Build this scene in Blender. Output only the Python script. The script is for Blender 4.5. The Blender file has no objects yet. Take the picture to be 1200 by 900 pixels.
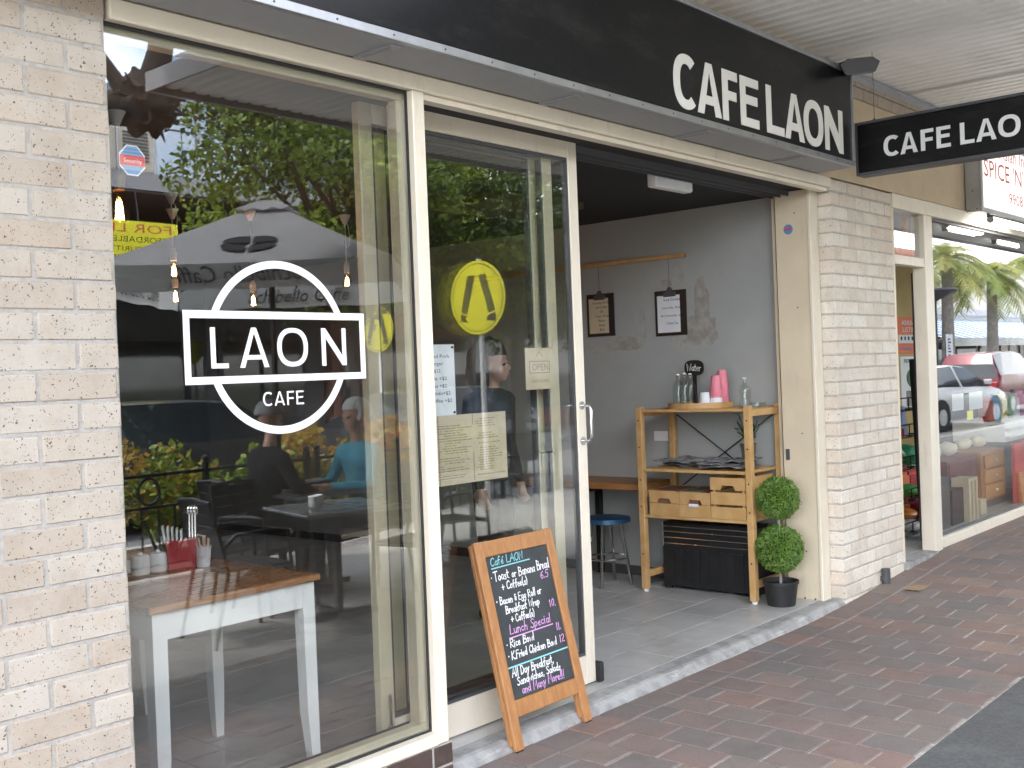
import bpy, bmesh, math, random
from math import radians, sin, cos, pi, sqrt
from mathutils import Vector, Matrix, noise
random.seed(7)
SC = bpy.context.scene
COL = SC.collection

# ---------------------------------------------------------------- camera
cam_d = bpy.data.cameras.new('camera')
cam = bpy.data.objects.new('camera', cam_d)
COL.objects.link(cam)
cam_d.sensor_width = 36.0
cam_d.lens = 38.56
cam_d.clip_start = 0.05
cam_d.clip_end = 3000
YAW, PITCH, ROLL = radians(41.118), radians(-0.531), radians(-2.225)
fw = Vector((cos(YAW)*cos(PITCH), sin(YAW)*cos(PITCH), sin(PITCH)))
rt = Vector((sin(YAW), -cos(YAW), 0))
up = rt.cross(fw)
r2 = rt*cos(ROLL) + up*sin(ROLL)
u2 = -rt*sin(ROLL) + up*cos(ROLL)
cam.matrix_world = Matrix(((r2.x, u2.x, -fw.x, 0), (r2.y, u2.y, -fw.y, -3.0), (r2.z, u2.z, -fw.z, 1.55), (0, 0, 0, 1)))
SC.camera = cam

# ---------------------------------------------------------------- world, sun, exposure
SUN_EL, SUN_AZ = radians(74), radians(228)         # thin bright overcast, the sun a soft glow over the street
W = bpy.data.worlds.new('World')
SC.world = W
W.use_nodes = True
wn, wl = W.node_tree.nodes, W.node_tree.links
wn.clear()
w_out = wn.new('ShaderNodeOutputWorld')
w_bg = wn.new('ShaderNodeBackground')
w_sky = wn.new('ShaderNodeTexSky')
w_sky.sky_type = 'NISHITA'
w_sky.sun_disc = False
w_sky.sun_elevation = SUN_EL
w_sky.sun_rotation = SUN_AZ
w_tc = wn.new('ShaderNodeTexCoord')
w_map = wn.new('ShaderNodeMapping')
w_map.inputs['Scale'].default_value = (1.0, 1.0, 2.2)
w_no = wn.new('ShaderNodeTexNoise')
w_no.inputs['Scale'].default_value = 2.3
w_no.inputs['Detail'].default_value = 9
w_no.inputs['Roughness'].default_value = 0.55
w_rp = wn.new('ShaderNodeValToRGB')
w_rp.color_ramp.elements[0].position = 0.38
w_rp.color_ramp.elements[1].position = 0.62
w_mx = wn.new('ShaderNodeMixRGB')
w_mx.inputs['Color2'].default_value = (13.0, 13.3, 14.0, 1)     # sunlit cumulus
wl.new(w_tc.outputs['Generated'], w_map.inputs['Vector'])
wl.new(w_map.outputs['Vector'], w_no.inputs['Vector'])
wl.new(w_no.outputs['Fac'], w_rp.inputs['Fac'])
wl.new(w_rp.outputs['Color'], w_mx.inputs['Fac'])
wl.new(w_sky.outputs['Color'], w_mx.inputs['Color1'])
wl.new(w_mx.outputs['Color'], w_bg.inputs['Color'])
w_bg.inputs['Strength'].default_value = 0.15
wl.new(w_bg.outputs['Background'], w_out.inputs['Surface'])
sun_d = bpy.data.lights.new('sun', 'SUN')
sun_d.energy = 1.5
sun_d.angle = radians(12)
sun_d.color = (1.0, 0.95, 0.87)
sun = bpy.data.objects.new('sun', sun_d)
COL.objects.link(sun)
sdir = Vector((sin(SUN_AZ)*cos(SUN_EL), cos(SUN_AZ)*cos(SUN_EL), sin(SUN_EL)))
sun.rotation_euler = (-sdir).to_track_quat('-Z', 'Y').to_euler()
sun.location = (0, 0, 30)
SC.view_settings.view_transform = 'Standard'
SC.view_settings.look = 'None'
SC.view_settings.gamma = 1
SC.view_settings.exposure = 2.65
SC.render.engine = 'CYCLES'
SC.cycles.use_denoising = True
SC.cycles.max_bounces = 12
SC.cycles.diffuse_bounces = 5
SC.cycles.glossy_bounces = 4
SC.cycles.transparent_max_bounces = 40
SC.cycles.caustics_reflective = False
SC.cycles.caustics_refractive = False
SC.cycles.sample_clamp_indirect = 6

# ---------------------------------------------------------------- mesh builder
class MB:
    def __init__(s):
        s.v = []; s.f = []; s.m = []
    def add(s, vs, fs, mi=0):
        o = len(s.v)
        s.v += [tuple(p) for p in vs]
        s.f += [tuple(i + o for i in q) for q in fs]
        s.m += [mi]*len(fs)
        return s
    def box(s, x0, x1, y0, y1, z0, z1, mi=0, ch=0.0):
        if ch <= 0:
            vs = [(x, y, z) for z in (z0, z1) for y in (y0, y1) for x in (x0, x1)]
            return s.add(vs, [(0, 2, 3, 1), (4, 5, 7, 6), (0, 1, 5, 4), (2, 6, 7, 3), (0, 4, 6, 2), (1, 3, 7, 5)], mi)
        vs = []
        idx = {}
        X, Y, Z = (x0, x1), (y0, y1), (z0, z1)
        sg = (1, -1)
        for i in (0, 1):
            for j in (0, 1):
                for k in (0, 1):
                    a, b, c = X[i] + sg[i]*ch, Y[j] + sg[j]*ch, Z[k] + sg[k]*ch
                    idx[i, j, k, 'x'] = len(vs); vs.append((X[i], b, c))
                    idx[i, j, k, 'y'] = len(vs); vs.append((a, Y[j], c))
                    idx[i, j, k, 'z'] = len(vs); vs.append((a, b, Z[k]))
        fs = []
        g = lambda i, j, k, t: idx[i, j, k, t]
        for i in (0, 1):
            q = [g(i, 0, 0, 'x'), g(i, 1, 0, 'x'), g(i, 1, 1, 'x'), g(i, 0, 1, 'x')]; fs.append(q if i else q[::-1])
            q = [g(0, i, 0, 'y'), g(0, i, 1, 'y'), g(1, i, 1, 'y'), g(1, i, 0, 'y')]; fs.append(q if i else q[::-1])
            q = [g(0, 0, i, 'z'), g(1, 0, i, 'z'), g(1, 1, i, 'z'), g(0, 1, i, 'z')]; fs.append(q if i else q[::-1])
            for j in (0, 1):
                q = [g(i, j, 0, 'x'), g(i, j, 0, 'y'), g(i, j, 1, 'y'), g(i, j, 1, 'x')]; fs.append(q if (i + j) % 2 else q[::-1])
                q = [g(i, 0, j, 'x'), g(i, 1, j, 'x'), g(i, 1, j, 'z'), g(i, 0, j, 'z')]; fs.append(q if (i + j) % 2 else q[::-1])
                q = [g(0, i, j, 'y'), g(0, i, j, 'z'), g(1, i, j, 'z'), g(1, i, j, 'y')]; fs.append(q if (i + j) % 2 else q[::-1])
                for k in (0, 1):
                    q = [g(i, j, k, 'x'), g(i, j, k, 'y'), g(i, j, k, 'z')]; fs.append(q if (i + j + k) % 2 else q[::-1])
        return s.add(vs, fs, mi)
    def quad(s, a, b, c, d, mi=0):
        return s.add([a, b, c, d], [(0, 1, 2, 3)], mi)
    def cyl(s, a, b, r0, r1=None, n=12, mi=0, cap=True):
        a, b = Vector(a), Vector(b)
        r1 = r0 if r1 is None else r1
        d = (b - a).normalized()
        t = Vector((0, 0, 1)) if abs(d.z) < 0.9 else Vector((1, 0, 0))
        p = d.cross(t).normalized(); q = d.cross(p)
        vs = []
        for c, r in ((a, r0), (b, r1)):
            for i in range(n):
                w = 2*pi*i/n
                vs.append(c + p*cos(w)*r + q*sin(w)*r)
        fs = [(i, (i + 1) % n, n + (i + 1) % n, n + i) for i in range(n)]
        if cap:
            fs += [tuple(range(n))[::-1], tuple(range(n, 2*n))]
        return s.add(vs, fs, mi)
    def tube(s, pts, r, n=8, mi=0, rad=None):
        pts = [Vector(p) for p in pts]
        vs = []; fs = []
        pr = None
        for k, c in enumerate(pts):
            d = (pts[min(k + 1, len(pts) - 1)] - pts[max(k - 1, 0)]).normalized()
            if pr is None:
                t = Vector((0, 0, 1)) if abs(d.z) < 0.9 else Vector((1, 0, 0))
                pr = d.cross(t).normalized()
            pr = (pr - d*pr.dot(d)).normalized()
            q = d.cross(pr)
            rr = rad[k] if rad else r
            for i in range(n):
                w = 2*pi*i/n
                vs.append(c + pr*cos(w)*rr + q*sin(w)*rr)
        for k in range(len(pts) - 1):
            for i in range(n):
                fs.append((k*n + i, k*n + (i + 1) % n, (k + 1)*n + (i + 1) % n, (k + 1)*n + i))
        fs += [tuple(range(n))[::-1], tuple(range((len(pts) - 1)*n, len(pts)*n))]
        return s.add(vs, fs, mi)
    def lathe(s, prof, c=(0, 0, 0), n=20, mi=0):
        vs = []; fs = []
        for r, z in prof:
            for i in range(n):
                w = 2*pi*i/n
                vs.append((c[0] + r*cos(w), c[1] + r*sin(w), c[2] + z))
        for k in range(len(prof) - 1):
            for i in range(n):
                fs.append((k*n + i, k*n + (i + 1) % n, (k + 1)*n + (i + 1) % n, (k + 1)*n + i))
        fs += [tuple(range(n))[::-1], tuple(range((len(prof) - 1)*n, len(prof)*n))]
        return s.add(vs, fs, mi)
    def prism(s, poly, axis, a, b, mi=0):
        """poly: 2-D outline; extruded along axis from a to b. axis 'x': (y,z); 'y': (x,z); 'z': (x,y)"""
        mk = {'x': lambda p, t: (t, p[0], p[1]), 'y': lambda p, t: (p[0], t, p[1]), 'z': lambda p, t: (p[0], p[1], t)}[axis]
        n = len(poly)
        vs = [mk(p, a) for p in poly] + [mk(p, b) for p in poly]
        fs = [tuple(range(n))[::-1], tuple(range(n, 2*n))] + [(i, (i + 1) % n, n + (i + 1) % n, n + i) for i in range(n)]
        return s.add(vs, fs, mi)
    def ball(s, c, r, nu=12, nv=8, mi=0, sc=(1, 1, 1)):
        vs = []; fs = []
        for j in range(nv + 1):
            t = pi*j/nv
            for i in range(nu):
                w = 2*pi*i/nu
                vs.append((c[0] + r*sc[0]*sin(t)*cos(w), c[1] + r*sc[1]*sin(t)*sin(w), c[2] + r*sc[2]*cos(t)))
        for j in range(nv):
            for i in range(nu):
                fs.append((j*nu + i, (j + 1)*nu + i, (j + 1)*nu + (i + 1) % nu, j*nu + (i + 1) % nu))
        return s.add(vs, fs, mi)
    def xf(s, M):
        s.v = [tuple(M @ Vector(p)) for p in s.v]
        return s
    def mesh(s, name, mats, smooth=False, fix=True):
        me = bpy.data.meshes.new(name)
        me.from_pydata(s.v, [], s.f)
        for m in (mats if isinstance(mats, (list, tuple)) else [mats]):
            me.materials.append(m)
        if any(s.m):
            me.polygons.foreach_set('material_index', s.m)
        if fix:
            bm = bmesh.new(); bm.from_mesh(me)
            bmesh.ops.recalc_face_normals(bm, faces=bm.faces)
            bm.to_mesh(me); bm.free()
        if smooth:
            me.polygons.foreach_set('use_smooth', [True]*len(me.polygons))
            if smooth != 'all':
                me.set_sharp_from_angle(angle=radians(40))
        me.update()
        return me

def link(name, me, parent=None, loc=(0, 0, 0)):
    o = bpy.data.objects.new(name, me)
    COL.objects.link(o)
    if parent is not None:
        o.parent = parent
    o.location = loc
    return o
def wloc(p):
    v = Vector((0, 0, 0))
    while p is not None:
        v += p.location; p = p.parent
    return v
def put(name, mb, mats, parent=None, smooth=False, world=True, kind=None, label=None):
    """one mesh object; geometry given in world metres is shifted into the parent's frame"""
    if parent is not None and world:
        b = wloc(parent)
        mb.v = [(x - b.x, y - b.y, z - b.z) for x, y, z in mb.v]
    o = link(name, mb.mesh(name, mats, smooth), parent)
    if kind: o['kind'] = kind
    if label: o['label'] = label
    return o
def tag(o, label, cat, group=None):
    o['label'] = label; o['category'] = cat
    if group: o['group'] = group
    return o
def thing(name, label, cat, loc=(0, 0, 0), rz=0, group=None):
    o = bpy.data.objects.new(name, None)
    COL.objects.link(o)
    o.empty_display_size = 0.1
    o.location = loc; o.rotation_euler = (0, 0, rz)
    return tag(o, label, cat, group)
def solo(name, mb, mats, label, cat, group=None, smooth=False, loc=None):
    """a thing that is one mesh, its origin at its base"""
    if loc is None:
        xs = [p[0] for p in mb.v]; ys = [p[1] for p in mb.v]; zs = [p[2] for p in mb.v]
        loc = ((min(xs) + max(xs))/2, (min(ys) + max(ys))/2, min(zs))
    mb.v = [(x - loc[0], y - loc[1], z - loc[2]) for x, y, z in mb.v]
    o = link(name, mb.mesh(name, mats, smooth), None, loc)
    return tag(o, label, cat, group)
def struct(name, mb, mats, parent=None, smooth=False):
    o = link(name, mb.mesh(name, mats, smooth), parent)
    if parent is None: o['kind'] = 'structure'
    return o
def copy_tree(o, parent=None):
    c = o.copy(); COL.objects.link(c); c.parent = parent
    for ch in [q for q in bpy.data.objects if q.parent is o]:
        copy_tree(ch, c)
    return c

# ---------------------------------------------------------------- materials
def mat(name, col, rough=0.6, metal=0.0, var=0.0, vscale=8.0, col2=None, bump=0.0, bscale=40.0, spec=0.5, rnd=0.0, stretch=None, emit=None, sheen=0, coat=0):
    m = bpy.data.materials.new(name)
    m.use_nodes = True
    nt = m.node_tree; n = nt.nodes; l = nt.links
    b = n['Principled BSDF']
    c = (*col, 1)
    b.inputs['Base Color'].default_value = c
    b.inputs['Roughness'].default_value = rough
    b.inputs['Metallic'].default_value = metal
    b.inputs['Specular IOR Level'].default_value = spec
    b.inputs['Coat Weight'].default_value = coat
    if emit:
        b.inputs['Emission Color'].default_value = (*emit[0], 1)
        b.inputs['Emission Strength'].default_value = emit[1]
    geo = n.new('ShaderNodeNewGeometry')
    vec = geo.outputs['Position']
    if stretch:
        mp = n.new('ShaderNodeMapping'); mp.inputs['Scale'].default_value = stretch
        tc = n.new('ShaderNodeTexCoord')
        l.new(tc.outputs['Object'], mp.inputs['Vector']); vec = mp.outputs['Vector']
    cur = None
    if var or col2:
        no = n.new('ShaderNodeTexNoise'); no.inputs['Scale'].default_value = vscale; no.inputs['Detail'].default_value = 6
        no.inputs['Roughness'].default_value = 0.62
        l.new(vec, no.inputs['Vector'])
        rp = n.new('ShaderNodeValToRGB')
        c2 = col2 or tuple(max(0, x*(1 - var)) for x in col)
        c1 = col if col2 else tuple(min(1, x*(1 + var*0.6)) for x in col)
        rp.color_ramp.elements[0].position = 0.38; rp.color_ramp.elements[0].color = (*c2, 1)
        rp.color_ramp.elements[1].position = 0.68; rp.color_ramp.elements[1].color = (*c1, 1)
        l.new(no.outputs['Fac'], rp.inputs['Fac'])
        cur = rp.outputs['Color']
        mr = n.new('ShaderNodeMapRange'); mr.inputs['To Min'].default_value = rough - 0.08; mr.inputs['To Max'].default_value = min(1, rough + 0.08)
        l.new(no.outputs['Fac'], mr.inputs['Value']); l.new(mr.outputs['Result'], b.inputs['Roughness'])
    if rnd:
        oi = n.new('ShaderNodeObjectInfo')
        hs = n.new('ShaderNodeHueSaturation')
        r = n.new('ShaderNodeMapRange'); r.inputs['To Min'].default_value = 1 - rnd; r.inputs['To Max'].default_value = 1 + rnd
        l.new(oi.outputs['Random'], r.inputs['Value']); l.new(r.outputs['Result'], hs.inputs['Value'])
        hs.inputs['Color'].default_value = c
        if cur: l.new(cur, hs.inputs['Color'])
        cur = hs.outputs['Color']
    if cur: l.new(cur, b.inputs['Base Color'])
    if bump:
        nb = n.new('ShaderNodeTexNoise'); nb.inputs['Scale'].default_value = bscale; nb.inputs['Detail'].default_value = 5
        l.new(vec, nb.inputs['Vector'])
        bp = n.new('ShaderNodeBump'); bp.inputs['Strength'].default_value = bump; bp.inputs['Distance'].default_value = 0.01
        l.new(nb.outputs['Fac'], bp.inputs['Height']); l.new(bp.outputs['Normal'], b.inputs['Normal'])
    return m

def mix_in(m, fac, col):
    """blend a colour over a material's base colour by a 0..1 socket"""
    nt = m.node_tree; b = nt.nodes['Principled BSDF']
    mx = nt.nodes.new('ShaderNodeMixRGB')
    src = b.inputs['Base Color'].links[0].from_socket if b.inputs['Base Color'].links else None
    if src: nt.links.new(src, mx.inputs['Color1'])
    else: mx.inputs['Color1'].default_value = b.inputs['Base Color'].default_value
    mx.inputs['Color2'].default_value = (*col, 1)
    nt.links.new(fac, mx.inputs['Fac'])
    nt.links.new(mx.outputs['Color'], b.inputs['Base Color'])

def brick_mat(name, cols, speck=(0.05, 0.045, 0.04), patch=(0.46, 0.35, 0.25), amount=0.62):
    m = bpy.data.materials.new(name); m.use_nodes = True
    nt = m.node_tree; n = nt.nodes; l = nt.links; b = n['Principled BSDF']
    b.inputs['Roughness'].default_value = 0.9
    b.inputs['Specular IOR Level'].default_value = 0.25
    geo = n.new('ShaderNodeNewGeometry'); oi = n.new('ShaderNodeObjectInfo')
    rp = n.new('ShaderNodeValToRGB')
    e = rp.color_ramp.elements
    while len(e) < len(cols): e.new(0.5)
    for i, c in enumerate(cols):
        e[i].position = i/(len(cols) - 1); e[i].color = (*c, 1)
    l.new(oi.outputs['Random'], rp.inputs['Fac'])
    no = n.new('ShaderNodeTexNoise'); no.inputs['Scale'].default_value = 14; no.inputs['Detail'].default_value = 5; no.inputs['Roughness'].default_value = 0.7
    l.new(geo.outputs['Position'], no.inputs['Vector'])
    r2_ = n.new('ShaderNodeMapRange'); r2_.inputs['From Min'].default_value = 0.5; r2_.inputs['From Max'].default_value = 0.75
    l.new(no.outputs['Fac'], r2_.inputs['Value'])
    mx = n.new('ShaderNodeMixRGB'); mx.inputs['Color2'].default_value = (*patch, 1)
    l.new(rp.outputs['Color'], mx.inputs['Color1']); 
    mu = n.new('ShaderNodeMath'); mu.operation = 'MULTIPLY'; mu.inputs[1].default_value = 0.55
    l.new(r2_.outputs['Result'], mu.inputs[0]); l.new(mu.outputs[0], mx.inputs['Fac'])
    cur = mx.outputs['Color']
    for sc_, thr in ((88, 0.33), (170, 0.36)):
        vo = n.new('ShaderNodeTexVoronoi'); vo.inputs['Scale'].default_value = sc_
        wv = n.new('ShaderNodeTexNoise'); wv.inputs['Scale'].default_value = 30
        va = n.new('ShaderNodeVectorMath'); va.operation = 'MULTIPLY_ADD'
        va.inputs[1].default_value = (0.03, 0.03, 0.03)
        l.new(geo.outputs['Position'], wv.inputs['Vector'])
        l.new(wv.outputs['Color'], va.inputs[0]); l.new(geo.outputs['Position'], va.inputs[2])
        l.new(va.outputs['Vector'], vo.inputs['Vector'])
        sp = n.new('ShaderNodeSeparateColor'); l.new(vo.outputs['Color'], sp.inputs['Color'])
        g = n.new('ShaderNodeMath'); g.operation = 'GREATER_THAN'; g.inputs[1].default_value = amount
        l.new(sp.outputs[0], g.inputs[0])
        t = n.new('ShaderNodeMath'); t.operation = 'MULTIPLY'; t.inputs[1].default_value = thr
        l.new(sp.outputs[1], t.inputs[0])
        lt = n.new('ShaderNodeMath'); lt.operation = 'LESS_THAN'
        l.new(vo.outputs['Distance'], lt.inputs[0]); l.new(t.outputs[0], lt.inputs[1])
        mm = n.new('ShaderNodeMath'); mm.operation = 'MULTIPLY'
        l.new(g.outputs[0], mm.inputs[0]); l.new(lt.outputs[0], mm.inputs[1])
        m3 = n.new('ShaderNodeMath'); m3.operation = 'MULTIPLY'; m3.inputs[1].default_value = 0.8
        l.new(mm.outputs[0], m3.inputs[0])
        x = n.new('ShaderNodeMixRGB'); x.inputs['Color2'].default_value = (*speck, 1)
        l.new(cur, x.inputs['Color1']); l.new(m3.outputs[0], x.inputs['Fac'])
        cur = x.outputs['Color']
    gn = n.new('ShaderNodeTexNoise'); gn.inputs['Scale'].default_value = 5.5; gn.inputs['Detail'].default_value = 9; gn.inputs['Roughness'].default_value = .72
    l.new(geo.outputs['Position'], gn.inputs['Vector'])
    gr = n.new('ShaderNodeMapRange'); gr.inputs['From Min'].default_value = .45; gr.inputs['From Max'].default_value = .8; gr.inputs['To Max'].default_value = .6
    l.new(gn.outputs['Fac'], gr.inputs['Value'])
    gx = n.new('ShaderNodeMixRGB'); gx.blend_type = 'MULTIPLY'; gx.inputs['Color2'].default_value = (.62, .55, .47, 1)
    l.new(gr.outputs['Result'], gx.inputs['Fac']); l.new(cur, gx.inputs['Color1']); cur = gx.outputs['Color']
    l.new(cur, b.inputs['Base Color'])
    nb = n.new('ShaderNodeTexNoise'); nb.inputs['Scale'].default_value = 90; nb.inputs['Detail'].default_value = 6
    l.new(geo.outputs['Position'], nb.inputs['Vector'])
    bp = n.new('ShaderNodeBump'); bp.inputs['Strength'].default_value = 0.5; bp.inputs['Distance'].default_value = 0.004
    l.new(nb.outputs['Fac'], bp.inputs['Height']); l.new(bp.outputs['Normal'], b.inputs['Normal'])
    return m

def glass_mat(name, tint=(0.93, 0.96, 0.94), k=1.0, dust=0.0):
    """clear pane: every face lets most light straight through and mirrors by Schlick's Fresnel law"""
    m = bpy.data.materials.new(name); m.use_nodes = True
    nt = m.node_tree; n = nt.nodes; l = nt.links
    n.clear()
    out = n.new('ShaderNodeOutputMaterial')
    tr = n.new('ShaderNodeBsdfTransparent'); tr.inputs['Color'].default_value = (*tint, 1)
    gl = n.new('ShaderNodeBsdfGlossy'); gl.inputs['Roughness'].default_value = 0.0
    geo = n.new('ShaderNodeNewGeometry')
    dt = n.new('ShaderNodeVectorMath'); dt.operation = 'DOT_PRODUCT'
    l.new(geo.outputs['Normal'], dt.inputs[0]); l.new(geo.outputs['Incoming'], dt.inputs[1])
    ab = n.new('ShaderNodeMath'); ab.operation = 'ABSOLUTE'; l.new(dt.outputs['Value'], ab.inputs[0])
    om = n.new('ShaderNodeMath'); om.operation = 'SUBTRACT'; om.inputs[0].default_value = 1; l.new(ab.outputs[0], om.inputs[1])
    pw = n.new('ShaderNodeMath'); pw.operation = 'POWER'; pw.inputs[1].default_value = 5; l.new(om.outputs[0], pw.inputs[0])
    ma = n.new('ShaderNodeMath'); ma.operation = 'MULTIPLY_ADD'; ma.inputs[1].default_value = 0.955*k; ma.inputs[2].default_value = 0.045*k
    ma.use_clamp = True
    l.new(pw.outputs[0], ma.inputs[0])
    mx = n.new('ShaderNodeMixShader')
    l.new(ma.outputs[0], mx.inputs['Fac']); l.new(tr.outputs[0], mx.inputs[1]); l.new(gl.outputs[0], mx.inputs[2])
    l.new(mx.outputs[0], out.inputs['Surface'])
    return m

M = {}
M['brick'] = brick_mat('cream_speckled_brick', [(0.42, 0.355, 0.292), (0.455, 0.398, 0.332), (0.475, 0.425, 0.364), (0.425, 0.355, 0.285), (0.485, 0.434, 0.372)])
M['brick_grey'] = brick_mat('pale_grey_brick', [(0.64, 0.575, 0.49), (0.74, 0.675, 0.595), (0.68, 0.59, 0.495), (0.77, 0.715, 0.635)], patch=(0.64, 0.54, 0.45), amount=0.78)
M['brick_dark'] = brick_mat('dark_brown_brick', [(0.06, 0.04, 0.035), (0.09, 0.06, 0.05), (0.07, 0.05, 0.04)], patch=(0.12, 0.09, 0.08), amount=0.9)
M['mortar'] = mat('mortar', (0.42, 0.39, 0.355), 0.95, var=0.15, vscale=30, bump=0.5, bscale=120)
M['mortar_dark'] = mat('mortar_dark', (0.50, 0.46, 0.41), 0.95, var=0.2, vscale=30, bump=0.5, bscale=120)
M['cream'] = mat('cream_paint', (0.72, 0.62, 0.46), 0.45, var=0.06, vscale=3, bump=0.04, bscale=60)
M['cream_light'] = mat('pale_cream_paint', (0.78, 0.70, 0.57), 0.4, var=0.05, vscale=4, bump=0.03, bscale=60)
M['beige'] = mat('beige_render', (0.60, 0.48, 0.33), 0.75, var=0.10, vscale=2.5, bump=0.12, bscale=120)
M['jamb'] = mat('jamb_paint', (0.70, 0.60, 0.44), 0.5, var=0.08, vscale=2.5, bump=0.05, bscale=80)
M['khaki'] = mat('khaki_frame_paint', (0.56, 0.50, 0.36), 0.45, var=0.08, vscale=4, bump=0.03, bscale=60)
M['lens_glass'] = mat('lamp_lens', (0.05, 0.05, 0.055), 0.08)
M['peach'] = mat('peach_board', (0.58, 0.45, 0.32), 0.7, var=0.10, vscale=3)
M['alu'] = mat('mill_aluminium', (0.45, 0.455, 0.47), 0.42, 0.85, var=0.12, vscale=12)
M['steel'] = mat('stainless_steel', (0.60, 0.60, 0.60), 0.25, 1.0, var=0.08, vscale=10)
M['chrome'] = mat('chrome', (0.75, 0.75, 0.76), 0.12, 1.0)
M['grey_paint'] = mat('grey_sheet', (0.33, 0.335, 0.345), 0.6, var=0.10, vscale=4)
M['dark_grey'] = mat('dark_grey_paint', (0.075, 0.075, 0.08), 0.5, var=0.12, vscale=8)
M['black'] = mat('black_paint', (0.018, 0.018, 0.019), 0.42, var=0.2, vscale=10)
M['sign_black'] = mat('sign_black_acrylic', (0.010, 0.010, 0.011), 0.32, var=0.25, vscale=60, bump=0.03, bscale=200, spec=0.18)
M['rubber'] = mat('black_rubber', (0.02, 0.02, 0.02), 0.75)
M['white'] = mat('white_paint', (0.80, 0.80, 0.78), 0.4, var=0.04, vscale=6)
M['vinyl'] = mat('white_vinyl', (0.82, 0.82, 0.82), 0.45)
M['letter'] = mat('cream_letter', (0.86, 0.84, 0.80), 0.35)
M['ceiling_white'] = mat('awning_sheet_paint', (0.86, 0.85, 0.82), 0.5, var=0.05, vscale=1.2)
M['glass'] = glass_mat('window_glass', tint=(0.97, 0.975, 0.965), k=2.7)
M['glass_rear'] = glass_mat('rear_panel_glass', tint=(0.97, 0.98, 0.97), k=0.3)
M['glass_deli'] = glass_mat('deli_glass', tint=(0.965, 0.975, 0.965), k=0.95)
M['glass_door'] = glass_mat('door_glass', tint=(0.965, 0.975, 0.965), k=1.9)
M['glass_clear'] = glass_mat('clear_glassware', tint=(0.90, 0.93, 0.92), k=1.2)
M['oak'] = mat('wood_orange', (0.45, 0.215, 0.08), 0.5, col2=(0.35, 0.15, 0.05), vscale=6, stretch=(9, 9, 0.8), bump=0.06)
M['pine'] = mat('pine_wood', (0.62, 0.40, 0.18), 0.5, col2=(0.50, 0.29, 0.11), vscale=5, stretch=(1.5, 1.5, 1.5), bump=0.05)
M['table_wood'] = mat('table_wood', (0.42, 0.22, 0.10), 0.28, col2=(0.30, 0.14, 0.06), vscale=6, stretch=(1.2, 14, 14), bump=0.03, coat=0.3)
M['bench_wood'] = mat('bench_wood', (0.42, 0.20, 0.07), 0.45, col2=(0.30, 0.13, 0.04), vscale=6, stretch=(9, 1, 9))
M['chalk_board'] = mat('chalk_board', (0.028, 0.032, 0.034), 0.7, col2=(0.045, 0.05, 0.052), vscale=7)
M['chalk_white'] = mat('chalk_white', (0.80, 0.80, 0.78), 0.9)
M['chalk_blue'] = mat('chalk_blue', (0.25, 0.62, 0.66), 0.9)
M['chalk_pink'] = mat('chalk_pink', (0.68, 0.36, 0.66), 0.9)
M['ink'] = mat('dark_ink', (0.02, 0.02, 0.023), 0.9, spec=0.1)
M['ink_brown'] = mat('brown_ink', (0.30, 0.23, 0.14), 0.8)
M['paper'] = mat('white_paper', (0.78, 0.80, 0.83), 0.75, var=0.03, vscale=8)
M['kraft'] = mat('kraft_paper', (0.60, 0.51, 0.36), 0.8, var=0.08, vscale=10)
M['red'] = mat('red_plastic', (0.42, 0.02, 0.03), 0.4)
M['red_print'] = mat('red_print', (0.62, 0.06, 0.05), 0.6)
M['orange_print'] = mat('orange_print', (0.75, 0.16, 0.04), 0.55, var=0.08)
M['blue_print'] = mat('blue_print', (0.10, 0.28, 0.55), 0.5)
M['yellow'] = mat('sign_yellow', (0.90, 0.83, 0.02), 0.4)
M['pink'] = mat('pink_paper', (0.75, 0.24, 0.30), 0.6)
M['green_bag'] = mat('green_plastic', (0.05, 0.35, 0.16), 0.35, var=0.3, vscale=20)
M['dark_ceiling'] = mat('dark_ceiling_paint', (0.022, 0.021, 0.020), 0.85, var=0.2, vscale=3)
M['room_wall'] = mat('grey_room_wall', (0.38, 0.395, 0.38), 0.8, var=0.06, vscale=2.0, bump=0.05, bscale=60)
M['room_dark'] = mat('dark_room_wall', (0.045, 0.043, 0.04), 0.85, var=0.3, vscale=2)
M['blue_seat'] = mat('blue_steel', (0.03, 0.10, 0.20), 0.35, 0.4)
M['leaf'] = mat('topiary_leaf', (0.20, 0.31, 0.05), 0.5, col2=(0.07, 0.155, 0.018), vscale=30, rnd=0.0)
M['pot'] = mat('black_pot', (0.02, 0.02, 0.021), 0.55, var=0.3, vscale=25)
M['concrete'] = mat('step_concrete', (0.36, 0.35, 0.335), 0.9, var=0.35, vscale=9, bump=0.3, bscale=70)
M['tile'] = mat('floor_tile', (0.54, 0.53, 0.51), 0.36, col2=(0.42, 0.415, 0.40), vscale=3.2, rnd=0.06, bump=0.04, bscale=30)
M['grout'] = mat('grout', (0.22, 0.22, 0.21), 0.9)
M['asphalt_dark'] = mat('dark_asphalt', (0.15, 0.15, 0.15), 0.9, var=0.25, vscale=30)
M['asphalt'] = mat('asphalt', (0.105, 0.105, 0.103), 0.9, var=0.25, vscale=60, bump=0.6, bscale=160)
M['road'] = mat('road_asphalt', (0.18, 0.18, 0.178), 0.9, var=0.2, vscale=20, bump=0.4, bscale=90)
M['filler'] = mat('wall_filler', (0.375, 0.355, 0.32), 0.85, var=0.25, vscale=14)
M['filler_pale'] = mat('wall_filler_pale', (0.40, 0.40, 0.375), 0.85, var=0.15, vscale=14)

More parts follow.
